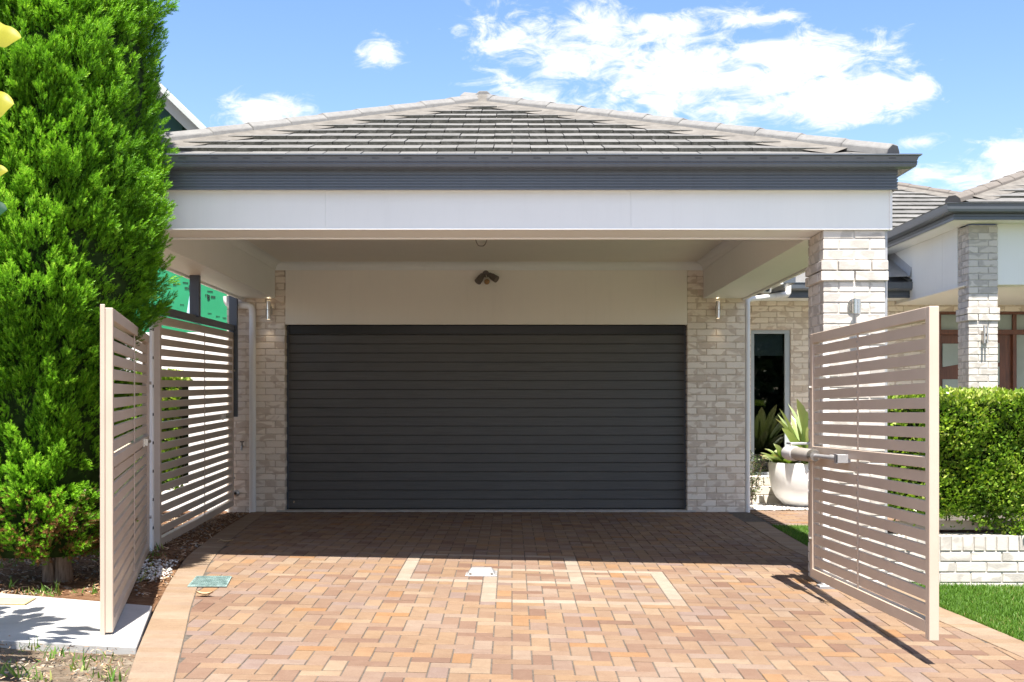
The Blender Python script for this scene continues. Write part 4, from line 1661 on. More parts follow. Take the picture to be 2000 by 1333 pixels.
# yellow service lid in the footpath
L4 = [on_ground(*p) for p in ((-60, 1187), (48, 1189), (68, 1177), (-40, 1175))]
ld_ = thing('service_lid', (L4[1][0], L4[1][1], ground(*L4[1]) + .022), 'pale yellow service lid set in the concrete footpath', 'service lid')
m = MB()
m.hexa([(x, y, ground(x, y) + .012) for x, y in L4] + [(x, y, ground(x, y) + .030) for x, y in L4])
m.build('lid', 'lid_yellow', ld_, .003)
cxy = (sum(p[0] for p in L4) / 4, sum(p[1] for p in L4) / 4)
L5 = [(cxy[0] + (x - cxy[0]) * 1.05, cxy[1] + (y - cxy[1]) * 1.09) for x, y in L4]
MB().hexa([(x, y, ground(x, y) + .0) for x, y in L5] + [(x, y, ground(x, y) + .0265) for x, y in L5]).build('rim', 'soil', ld_)

# fallen leaves
for (px, py, lab) in ((400, 1166, 'curled dry leaf on the paving below the drain grate'), (443, 1062, 'thin dry leaf on the shaded curved border')):
    x, y = on_ground(px, py)
    lf = thing('dry_leaf', (x, y, ground(x, y)), lab, 'leaf')
    m = MB()
    n = 8
    vs = []
    for i in range(n + 1):
        t = i / n
        wd = .026 * math.sin(math.pi * min(1, t * .93 + .04)) ** .8
        zc = .012 + .018 * (2 * t - 1) ** 2
        for s in (-1, 0, 1):
            vs.append((x - .06 + .12 * t, y + wd * s + .01 * math.sin(t * 3), ground(x, y) + zc + (.012 if s else 0)))
    fs = []
    for i in range(n):
        for s in (0, 1):
            q = i * 3 + s
            fs.append((q, q + 1, q + 4, q + 3))
    m.add(vs, fs)
    m.build('blade', 'dry_leaf', lf)
    MB().tube([(x - .06, y, ground(x, y) + .03), (x - .09, y + .01, ground(x, y) + .015)], .0018, 5).build('stalk', 'dry_leaf', lf)

# ================================================================== MAIN HOUSE
YM = 17.1
house = thing('brick_house', (6, YM, 0), 'single storey cream brick house wing with tiled roof and entry portico', 'house')


def hpart(mb, name, mats, parent=None, bevel=0.0):
    return mb.build(name, mats, parent if parent is not None else house, bevel)


WX0, WX1, WZ0, WZ1 = wx(1467, YM), wx(1544, YM), wz(930, YM), wz(645, YM)
DX0, DX1, DZ1 = wx(1833, YM), wx(2090, YM), wz(606, YM)
wall = hpart(MB().box(2.88, WX0, YM + .008, YM + .2, -.1, 2.86).box(WX1, DX0, YM + .008, YM + .2, -.1, 2.86).box(WX0, WX1, YM + .008, YM + .2, WZ1, 2.86).box(WX0, WX1, YM + .008, YM + .2, -.1, WZ0)
             .box(DX0, DX1, YM + .008, YM + .2, DZ1, 2.86).box(DX1, 12, YM + .008, YM + .2, -.1, 2.86), 'wall', 'mortar')
brick_face(wall, 2.88, wx(1600, YM), YM, .11, -.02, 2.80, 'shaded_brick', holes=[(WX0 - .005, WX1 + .005, WZ0, WZ1)], phase=.05)
brick_face(wall, wx(1728, YM), 7.9, YM, .11, wz(760, YM), 2.80, 'shaded_brick', holes=[(DX0, DX1, -1, DZ1)], phase=.03, z_origin=-.02)
# window
win = hpart(MB().box(WX0, WX1, YM + .03, YM + .09, WZ1 - .05, WZ1).box(WX0, WX1, YM + .03, YM + .09, WZ0, WZ0 + .05).box(WX0, WX0 + .05, YM + .03, YM + .09, WZ0 + .05, WZ1 - .05).box(WX1 - .075, WX1, YM + .03, YM + .09, WZ0 + .05, WZ1 - .05), 'window', 'window_frame', bevel=.004)
hpart(MB().box(WX0 + .051, WX1 - .076, YM + .062, YM + .068, WZ0 + .051, WZ1 - .051), 'pane', 'window_glass', win)
hpart(MB().box(WX0 + .055, WX1 - .08, YM + .14, YM + .145, WZ1 - .36, WZ1 - .05), 'blind', 'blind', win)
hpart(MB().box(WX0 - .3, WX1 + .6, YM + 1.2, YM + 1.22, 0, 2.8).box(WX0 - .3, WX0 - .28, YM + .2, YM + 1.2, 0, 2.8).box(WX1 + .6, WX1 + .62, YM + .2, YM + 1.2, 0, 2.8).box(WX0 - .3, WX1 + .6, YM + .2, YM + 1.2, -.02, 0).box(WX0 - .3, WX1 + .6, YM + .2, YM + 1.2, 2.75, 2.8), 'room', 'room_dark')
# eave of the main wall
PX = 5.49                              # the portico's left side
hpart(MB().box(3.62, PX - .01, 16.52, 16.545, 2.79, 2.92).box(3.62, PX - .01, 16.512, 16.52, 2.80, 2.815).box(3.62, PX - .01, 16.512, 16.52, 2.84, 2.855), 'fascia', 'gutter_grey')
hpart(MB().sweep([(3.62, 16.5), (PX - .01, 16.5)], [(-.0, 2.89), (.06, 2.885), (.10, 2.91), (.105, 2.985), (.115, 2.99), (.11, 2.997), (.0, 2.99)]), 'gutter', 'gutter_grey')
hpart(MB().box(2.88, PX - .01, 16.545, YM - .002, 2.80, 2.83), 'soffit', 'beam_paint')

# entry doors
dr = hpart(MB().box(DX0, DX1, YM + .10, YM + .14, 0, DZ1 - .0), 'entry_door', 'door_timber')
zt0, zt1 = wz(644, YM), wz(613, YM)
fm = MB().box(DX0, DX1, YM + .04, YM + .12, DZ1 - .06, DZ1).box(DX0, DX1, YM + .04, YM + .12, zt0 - .07, zt0)
leafx = [(wx(1838, YM), wx(1898, YM)), (wx(1902, YM), wx(1983, YM))]
for x in (DX0, wx(1897, YM), wx(1981, YM)):
    fm.box(x, x + .055, YM + .045, YM + .115, 0, DZ1 - .06)
hpart(fm, 'door_frame', 'door_timber', dr, .004)
hpart(MB().box(DX0 + .055, DX1, YM + .085, YM + .095, zt0, DZ1 - .06), 'pane', 'frosted', dr)
hpart(MB().box(wx(1990, YM), DX1, YM + .085, YM + .095, 0, zt0 - .07), 'pane', 'frosted', dr)
for (px0, px1, rows) in ((1845, 1886, ((671, 717), (741, 790))), (1944, 1957, ((670, 708), (716, 752)))):
    for (py0, py1) in rows:
        x0, x1 = wx(px0, YM), wx(px1, YM)
        a0, a1 = wz(py1, YM), wz(py0, YM)
        m = MB()
        if px0 < 1900:
            m.hexa([(x0, YM + .085, a0 - .0), (x1, YM + .085, a0 + .05), (x1, YM + .099, a0 + .05), (x0, YM + .099, a0), (x0, YM + .085, a1), (x1, YM + .085, a1), (x1, YM + .099, a1), (x0, YM + .099, a1)])
        else:
            m.box(x0, x1, YM + .085, YM + .099, a0, a1)
        hpart(m, 'pane', 'frosted', dr, .002)
# portico pillar
Y2 = 14.4
p2 = hpart(MB().box(wx(1892, Y2) + .008, wx(1892, Y2) + .342, Y2 + .008, Y2 + .342, -.1, wz(440, Y2)), 'pillar', 'mortar_grey')
zc2 = wz(626.5, Y2)
brick_pillar(p2, wx(1892, Y2), Y2, .35, wz(800, Y2), wz(440, Y2) - .004, 'sunlit_brick', 'mortar_grey', (zc2, 2, .018), zc2 - 28 * COURSE)
# portico beams, soffit, fascia, gutter
YB2, ZP0, ZP1 = Y2 + .03, wz(557, Y2 + .05), wz(438, Y2 + .05)
px2 = wx(1892, Y2) + .352
hpart(MB().box(px2, 12, YB2, YB2 + .06, ZP0, ZP1), 'portico_beam', 'beam_paint', bevel=.003)
hpart(MB().box(PX - .03, PX + .03, Y2 + .352, Y2 + .87, ZP0, ZP1).box(PX - .03, PX + .03, Y2 + .873, YM + .5, ZP0, ZP1), 'portico_beam', 'beam_paint', bevel=.003)
hpart(MB().box(PX - .05, 12, YB2 + .06, YM - .005, ZP0 - .012, ZP0 + .0), 'portico_ceiling', 'ceiling_paint')
GX, GY = wx(1848.6, 14.0), 14.0
FX, FY = GX + .15, GY + .15
hpart(MB().box(FX, 12, FY + .02, YB2 + .02, ZP1 + .0, ZP1 + .02).box(FX + .01, PX, YB2 + .02, YM + 2.4, ZP1, ZP1 + .02), 'soffit', 'beam_paint')
zf0 = ZP1 + .003
rib2 = [(0, zf0), (.02, zf0), (.02, zf0 + .03), (.014, zf0 + .032), (.014, zf0 + .036), (.02, zf0 + .04), (.02, zf0 + .07), (.014, zf0 + .072), (.014, zf0 + .076), (.02, zf0 + .08), (.02, zf0 + .16), (0, zf0 + .16)]
pth = [(FX, YM + 2.4), (FX, FY), (12, FY)]
hpart(MB().sweep(pth, rib2), 'fascia', 'gutter_grey')
zg1 = wz(396, GY)
gut2 = [(.021, zg1 - .10), (.085, zg1 - .105), (.122, zg1 - .095), (.130, zg1 - .07), (.138, zg1 - .012), (.148, zg1 - .004), (.138, zg1), (.124, zg1 - .012), (.03, zg1 - .02), (.021, zg1)]
hpart(MB().sweep(pth, gut2), 'gutter', 'gutter_grey')


def house_roofs():
    # main roof: slope above the main wall, hip running down to the right
    e_y, e_z, p = 16.42, 3.0, .40
    apx, run = 6.9, 6.3
    m = MB()
    m.add([(2.9, e_y + .03, e_z - .03), (apx + run, e_y + .03, e_z - .03), (apx, e_y + run, e_z + run * p - .05), (2.9, e_y + run, e_z + run * p - .05), (2.9, e_y + 2 * run, e_z - .03), (apx + run, e_y + 2 * run, e_z - .03)],
          [(0, 1, 2, 3), (3, 2, 5, 4), (1, 5, 2)])
    r = hpart(m, 'roof', 'tile_top')
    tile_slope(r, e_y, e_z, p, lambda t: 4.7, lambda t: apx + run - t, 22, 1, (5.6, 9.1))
    hip_caps(r, (apx + run * .55, e_y + run * .45, e_z + run * .45 * p + .06), (apx, e_y + run, e_z + run * p + .06), 'cap_tan')
    hip_caps(r, (apx - 4, e_y + run, e_z + run * p + .06), (apx, e_y + run, e_z + run * p + .06), 'cap_tan', bed=False)
    # metal apron where that roof meets the portico's side
    m = MB()
    zz = []
    for k in range(9):
        y = e_y + .02 + k * .3
        z = e_z + (y - e_y) * p + .07
        zz += [(PX - .032, y, z + .12), (PX - .05, y, z), (PX - .34 - .03 * (k % 2), y, z - .01)]
    fs = []
    for k in range(8):
        q = k * 3
        fs += [(q, q + 1, q + 4, q + 3), (q + 1, q + 2, q + 5, q + 4)]
    m.add(zz, fs)
    hpart(m, 'apron_flashing', 'galvanised')
    # portico roof
    ey, ez, p2_ = GY + .03, zg1 - .015, .40
    ex = GX + .03
    rn = 3.2
    m = MB()
    m.add([(ex + .01, ey + .02, ez - .03), (12, ey + .02, ez - .03), (12, ey + rn, ez + rn * p2_ - .04), (ex + rn, ey + rn, ez + rn * p2_ - .04), (ex + .01, YM + 2.4, ez - .03), (ex + rn, YM + 2.4, ez + rn * p2_ - .04)],
          [(0, 1, 2, 3), (0, 3, 5, 4)])
    r2 = hpart(m, 'roof', 'tile_top')
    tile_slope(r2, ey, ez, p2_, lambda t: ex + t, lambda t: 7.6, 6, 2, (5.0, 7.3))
    hip_caps(r2, (ex + .08, ey + .08, ez + .08 * p2_ + .055), (ex + rn, ey + rn, ez + rn * p2_ + .055), 'cap_tan')


house_roofs()

# twin-tube lamp on the portico pillar
dl = thing('wall_light', (wx(1919, Y2), Y2, 2.2), 'slim twin tube stainless light on the portico pillar above the hedge', 'wall light', 'stainless wall lights')
yd = Y2 - .075
for (px, p0, p1, rr) in ((1922.5, 636, 671, .014), (1928.5, 636, 671, .011)):
    MB().tube([(wx(px, yd), yd, wz(p1, yd)), (wx(px, yd), yd, wz(p0, yd))], rr, 14).build('lamp_tube', 'stainless', dl)
MB().box(wx(1916.5, Y2), wx(1920, Y2), Y2 - .06, Y2 - .001, wz(670, Y2), wz(647, Y2)).box(wx(1919, Y2), wx(1927, Y2), Y2 - .055, Y2 - .025, wz(658, Y2), wz(652, Y2)).build('mount_plate', 'dull_metal', dl, .003)

# ================================================================== GARDEN WALL, SLAT FENCE, HEDGE
gw = thing('garden_wall', (3.9, 9.29, -.1), 'low white brick wall topped with upright bricks under the hedge', 'garden wall')
YG = 9.29
gx0_, gx1_ = 2.87, 5.2
zg0, ztop = -.19, wz(1047, YG)
wl = MB().box(gx0_ + .008, gx1_, YG + .008, YG + .22, -.3, ztop - .008).build('wall_core', 'mortar_grey', gw)
zs0 = ztop - .115
brick_face(wl, gx0_, gx1_, YG, .11, zs0 - JT - 5 * COURSE + .01, zs0 - JT, 'sunlit_brick', phase=.08, z_origin=zs0 - JT - 5 * COURSE + .01)
x = gx0_
while x < gx1_ - .08:
    put_brick(wl, x, x + .077, YG - .004, YG + .226, zs0, ztop, 'sunlit_brick', 'coping_brick')
    x += .0875
pbm = MB().box(gx0_ + .01, gx1_, YG + .231, 10.4, -.3, ztop - .03)
tag(pbm.build('planting_bed', 'mulch'), None, None, None, 'structure')
fn = thing('slat_fence', (3.9, 9.62, .3), 'beige horizontal slat fence mostly hidden by the hedge on the white brick wall', 'fence')
for k in range(8):
    z0 = ztop + .022 + k * .115
    MB().box(2.9, 5.2, 9.53, 9.55, z0, z0 + .072).build('slat', 'gate_paint', fn, .002)
for x in (2.95, 4.3, 5.15):
    MB().box(x - .02, x + .02, 9.551, 9.60, ztop - .3, ztop + .95).build('post', 'gate_paint', fn, .002)

LEAF = np.array([(0, 0, 0), (.30, .06, .42), (0, .0, .5), (-.30, .06, .42), (0, .10, 1.0)])
LEAF_F = np.array([(0, 1, 2), (0, 2, 3), (2, 1, 4), (3, 2, 4)])


def hedge(name, label, x0, x1, yf, yb, z0, z1, n, size, cat='hedge', ragged=True, seed=0):
    h = thing(name, ((x0 + x1) / 2, yf, z0), label, cat)
    MB().box(x0 + .07, x1 - .05, yf + .13, yb, z0 + (.17 if ragged else .05), z1 - .07).build('foliage_shade_core', 'hedge_core', h)  # dark box, shade inside the foliage put into its colour
    P, Nn = [], []
    while len(P) < n:
        r = random.random()
        if r < .70:
            x, z, dpt = random.uniform(x0, x1), z0 + (z1 - z0) * random.random() ** 1.15, random.random() ** 1.6 * .16
            if ragged:
                low = z0 + .10 + .05 * math.sin(x * 4.2 + 1) + .035 * math.sin(x * 13) - (.10 if x > 3.80 else 0)
                if z < low and random.random() < .96: continue
                if low < z < low + .3 and random.random() < .5: pass
            y = yf + dpt + .025 * math.sin(x * 7 + z * 5) + .028 * math.sin(z * 11 - x * 4) + .03 * math.sin(x * 19 + 1.3 * math.sin(z * 15))
            P.append((x, y, z)); Nn.append((random.gauss(0, .55), -1 + random.gauss(0, .4), .55 + random.gauss(0, .5)))
        elif r < .92:
            x, y = random.uniform(x0, x1), random.uniform(yf, yb)
            z = z1 - random.random() ** 1.6 * .10 + .018 * math.sin(x * 9) + .014 * math.sin(x * 23 + 2)
            P.append((x, y, z)); Nn.append((random.gauss(0, .5), random.gauss(-.2, .5), 1))
        else:
            y, z = random.uniform(yf, yb), random.uniform(z0 + .2, z1)
            P.append((x0 + random.random() * .12, y, z)); Nn.append((-1, random.gauss(0, .5), random.gauss(.4, .5)))
    for k in range(34 if ragged else 8):
        x, y = random.uniform(x0, x1), random.uniform(yf, yf + .4)
        hh = random.uniform(.02, .07)
        for q in range(7):
            P.append((x + random.gauss(0, .012), y + random.gauss(0, .012), z1 - .02 + hh * q / 6)); Nn.append((random.gauss(0, 1), random.gauss(-.2, .8), random.uniform(.2, 1)))
    n = len(P)
    P, Nn = np.array(P), np.array(Nn)
    s = rng.uniform(size * .65, size * 1.25, n)
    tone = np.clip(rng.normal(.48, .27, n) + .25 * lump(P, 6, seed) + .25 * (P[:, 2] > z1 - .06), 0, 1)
    V, Fc, T = scatter(LEAF, LEAF_F, P, Nn, np.stack([s, s, s], 1), tone)
    c = np.array(WLOC[h])
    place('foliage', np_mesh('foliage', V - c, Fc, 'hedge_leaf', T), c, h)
    m = MB()
    for k in range(40):
        x = random.uniform(x0 + .05, x1 - .05)
        zz = random.uniform(z0 + .2, z1 - .1)
        m.tube([(x, yf + .36, z0 + .05), (x + random.gauss(0, .06), yf + .3, zz - .1), (x + random.gauss(0, .1), yf + .12, zz)], [.006, .004, .002], 5)
    m.build('stems', 'bark', h)
    return h


hedge('hedge', 'clipped bright green small leaf hedge growing over the white brick wall', 2.90, 5.1, 9.33, 10.15, .29, wz(768, 9.5), 32000, .039)

# ================================================================== LEFT SIDE: white wall, hedge, neighbour's house
ww = thing('white_wall', (-4.0, 15.0, 0), 'white rendered wall glimpsed through the left slatted screen', 'wall')
MB().box(-4.9, -3.54, 15.0, 15.12, -.1, 2.22).build('render', 'render_white', ww, .004)
hedge('hedge', 'green hedge glimpsed behind the left slatted screen', -4.5, -3.74, 13.5, 14.1, .35, 1.66, 9000, .055, seed=4, ragged=False)

nh = thing('neighbour_house', (-7, 19, 0), 'tall neighbouring house wrapped in green sheathing behind the carport', 'house')
YN = 19.0
xe = wx(395, YN)
MB().add([(-12, YN, -.1), (-4.15, YN, -.1), (-4.15, YN, 4.3), (-12, YN, 4.3), (-12, YN + 6, -.1), (-4.15, YN + 6, -.1), (-4.15, YN + 6, 4.3), (-12, YN + 6, 4.3)],
         [(0, 1, 2, 3), (1, 5, 6, 2), (3, 2, 6, 7), (4, 5, 6, 7)]).build('wall', 'wrap_green', nh)
# upper wall under the sloping verge
zA, zB_ = wz(205, YN), wz(265, YN)
xA, xB = wx(335, YN), wx(397, YN)
sl = (zB_ - zA) / (xB - xA)
xr = xB + .55
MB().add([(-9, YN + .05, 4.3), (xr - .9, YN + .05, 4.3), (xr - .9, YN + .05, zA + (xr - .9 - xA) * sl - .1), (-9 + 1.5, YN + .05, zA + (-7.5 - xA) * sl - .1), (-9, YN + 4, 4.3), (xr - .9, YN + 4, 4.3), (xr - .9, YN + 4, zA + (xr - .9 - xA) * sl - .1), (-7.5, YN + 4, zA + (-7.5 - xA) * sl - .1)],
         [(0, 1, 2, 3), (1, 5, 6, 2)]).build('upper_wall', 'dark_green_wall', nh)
b0, b1 = Vector((-7.5, YN - .25, zA + (-7.5 - xA) * sl)), Vector((xr, YN - .25, zA + (xr - xA) * sl))
MB().beam(b0, b1, .05, .22).beam(b0 + Vector((0, -.05, .10)), b1 + Vector((0, -.05, .10)), .06, .05).build('bargeboard', 'barge_white', nh, .006)
MB().beam(b0 + Vector((0, 2, .09)), b1 + Vector((0, 2, .09)), 4.5, .05).build('roof', 'barge_white', nh)
MB().beam(b0 + Vector((.0, .14, -.12)), b1 + Vector((.0, .14, -.12)), .25, .02).build('verge_soffit', 'barge_white', nh)
# pale membrane strip and printed marks on the sheathing
Yq = YN - .012
MB().add([(wx(363, Yq), Yq, wz(622, Yq)), (wx(392, Yq), Yq, wz(632, Yq)), (wx(392, Yq), Yq, wz(535, Yq)), (wx(377, Yq), Yq, wz(535, Yq))], [(0, 1, 2, 3)]).add(
    [(wx(363, Yq), Yq + .008, wz(622, Yq)), (wx(392, Yq), Yq + .008, wz(632, Yq)), (wx(392, Yq), Yq + .008, wz(535, Yq)), (wx(377, Yq), Yq + .008, wz(535, Yq))], [(3, 2, 1, 0)]).build('membrane_sheet', 'membrane_blue', nh)
pr = MB()
for (px, py, w_, hgt) in ((362, 552, 11, 2.2), (364, 563, 8, 4.5), (410, 569, 11, 2.2), (403, 577, 6, 4.5), (416, 580, 9, 4.5), (355, 595, 8, 1.6), (409, 612, 8, 1.6), (425, 618, 8, 1.6), (438, 621, 7, 1.6), (341, 556, 7, 4), (337, 590, 6, 1.6)):
    n = max(2, int(w_ / 2.2))
    for k in range(n):
        cxp = px - w_ / 2 + w_ * (k + .5) / n
        pr.box(wx(cxp - .8, Yq), wx(cxp + .8, Yq), Yq + .004, Yq + .010, wz(py + hgt / 2 + k * .25, Yq), wz(py - hgt / 2 + k * .25, Yq))
for (px, py) in ((371, 562), (407, 581)):
    for dz_ in (-2.2, 2.2):
        ring = [(wx(px + 2.2 * math.cos(a), Yq), Yq + .004, wz(py + dz_ + 2.0 * math.sin(a), Yq)) for a in np.linspace(0, 2 * math.pi, 10)]
        pr.tube(ring, .006, 5)
tag(pr.build('printed_marks', 'print_black', nh), 'small black print on the green sheathing', None, None, None)

# ================================================================== PLANTS
def ribbon(m, base, direction, length, width, droop, seg=9, fold=.15, tones=None, tone=(0, 1), face=None, taper=.75, vein=0.0, wavy=0.0):
    """strap leaf that arches over; returns vertex tones"""
    p = Vector(base)
    d = Vector(direction).normalized()
    side = d.cross(Vector((0, 0, 1)))
    if side.length < .1: side = Vector((1, 0, 0))
    if face is not None: side = Vector(face) - d * d.dot(Vector(face))
    side.normalize()
    b0 = len(m.v)
    vs, fs = [], []
    for i in range(seg + 1):
        t = i / seg
        w = width * (math.sin(math.pi * (t * taper + (1 - taper) * .55)) ** .7 if taper < 1 else math.sin(math.pi * (.06 + .94 * t)) ** .75) * (1 if t < 1 else .12)
        nrm_ = side.cross(d).normalized()
        wl_, wr_ = w * (1 + wavy * math.sin(t * 17 + 1)), w * (1 + wavy * math.sin(t * 13 + 2.2))
        vs += [p - side * wl_ / 2 + nrm_ * w * fold * (1 + wavy * 3 * math.sin(t * 11)), p, p + side * wr_ / 2 + nrm_ * w * fold * (1 + wavy * 3 * math.sin(t * 15))]
        if tones is not None:
            tt_ = tone[0] + (tone[1] - tone[0]) * t
            tones += [tt_, tt_ - vein, tt_ - vein * .35]
        p = p + d * (length / seg)
        d = (d + Vector((0, 0, -droop / seg))).normalized()
    for i in range(seg):
        q = i * 3
        fs += [(q, q + 1, q + 4, q + 3), (q + 1, q + 2, q + 5, q + 4)]
    m.add(vs, fs)


def leaf_mesh(m, tones, name, mat, parent):
    c = np.array(m.v).mean(0)
    me = bpy.data.meshes.new(name)
    me.from_pydata([(v[0] - c[0], v[1] - c[1], v[2] - c[2]) for v in m.v], [], m.f)
    at = me.attributes.new('tone', 'FLOAT', 'POINT')
    at.data.foreach_set('value', np.clip(np.array(tones, dtype=np.float32), 0, 1))
    me.materials.append(MATS[mat])
    for p in me.polygons: p.use_smooth = True
    me.update()
    return place(name, me, c, parent)


YPOT = 15.55
PXC, PR = wx(1502, YPOT) + .47, .47
pot = thing('planter_bowl', (PXC, YPOT, .02), 'large round white planter bowl on white gravel beside the pier', 'planter')
zr = wz(905, YPOT)
m = MB()
m.lathe([(.01, .0), (.22, .0), (.29, .03), (.38, .12), (.435, .24), (.462, .38), (.47, zr - .02), (.462, zr), (.44, zr), (.432, zr - .04), (.43, zr - .07), (.01, zr - .07)], 48, (PXC, YPOT, .012))
m.build('bowl', 'pot_white', pot)
m = MB().lathe([(.001, .012), (.2, .01), (.428, .0)], 24, (PXC, YPOT, zr - .055))
m.build('potting_soil', 'mulch', pot)

br = thing('bromeliad', (PXC, YPOT, zr - .05), 'bromeliad with broad yellow green and pale strap leaves in the white bowl', 'plant')
for (ox, oy, n, l0, l1, w, tone, up) in ((-.26, -.12, 16, .24, .40, .135, (.12, .80), .9), (.02, .06, 14, .55, .88, .14, (.50, .66), 1.35), (.24, -.14, 12, .3, .5, .13, (.15, .8), .9), (-.02, -.24, 11, .24, .40, .13, (.1, .75), .7), (-.33, -.02, 12, .20, .36, .125, (.15, .8), .7), (.10, -.05, 10, .6, .95, .15, (.55, .68), 1.6)):
    for k in range(n):
        a = 2 * math.pi * (k + random.uniform(-.25, .25)) / n
        u = up * random.uniform(.6, 2.2)
        m, tn = MB(), []
        b = Vector((PXC + ox, YPOT + oy, zr - .04))
        s = random.uniform(.75, 1.15)
        ribbon(m, b + Vector((math.cos(a), math.sin(a), 0)) * .03, (math.cos(a), math.sin(a), u), random.uniform(l0, l1), w * s, random.uniform(.15, .75), 8, .20, tn, (tone[0] + random.uniform(-.1, .1), tone[1] + random.uniform(-.1, .12)), taper=.8)
        leaf_mesh(m, tn, 'leaf', 'bromeliad_leaf', br)

# dark shrub against the wall and limestone edging behind the pot
st = thing('stone_edging', (3.5, 16.1, 0), 'two courses of pale stone edging behind the white planter bowl', 'edging')
for k in range(5):
    for r_ in range(3):
        if r_ == 2 and k > 3: continue
        x0 = 2.95 + k * .40 + (.2 if r_ % 2 else 0)
        MB().box(x0, x0 + .392, 15.98 + r_ * .006, 16.25, .0 + r_ * .125, .119 + r_ * .125).build('stone', 'limestone', st, .008)
sh = thing('shrub', (3.1, 15.75, 0), 'sparse dark leaved shrub below the window beside the downpipe', 'shrub')
m = MB()
P, A = [], []
for k in range(16):
    x, y, z = 3.02 + random.uniform(-.06, .1), 15.75 + random.uniform(-.1, .1), .02
    pth_ = [(x, y, z)]
    dx, dy = random.uniform(-.10, .12), random.uniform(-.12, .08)
    for i in range(5):
        x += dx * .35 + random.gauss(0, .02); y += dy * .4 + random.gauss(0, .02); z += random.uniform(.09, .14)
        pth_.append((x, y, z))
        for _ in range(16):
            P.append((x + random.gauss(0, .045), y + random.gauss(0, .045), z + random.gauss(0, .05)))
            A.append((random.gauss(0, 1), random.gauss(-.3, .8), random.gauss(.2, .7)))
    m.tube(pth_, [.006, .005, .004, .004, .003, .002], 5)
m.build('stems', 'bark', sh)
P, A = np.array(P), np.array(A)
s = rng.uniform(.022, .045, len(P))
V, Fc, T = scatter(LEAF, LEAF_F, P, A, np.stack([s, s, s], 1), rng.uniform(0, 1, len(P)))
c = np.array(WLOC[sh])
place('foliage', np_mesh('foliage', V - c, Fc, 'shrub_leaf', T), c, sh)


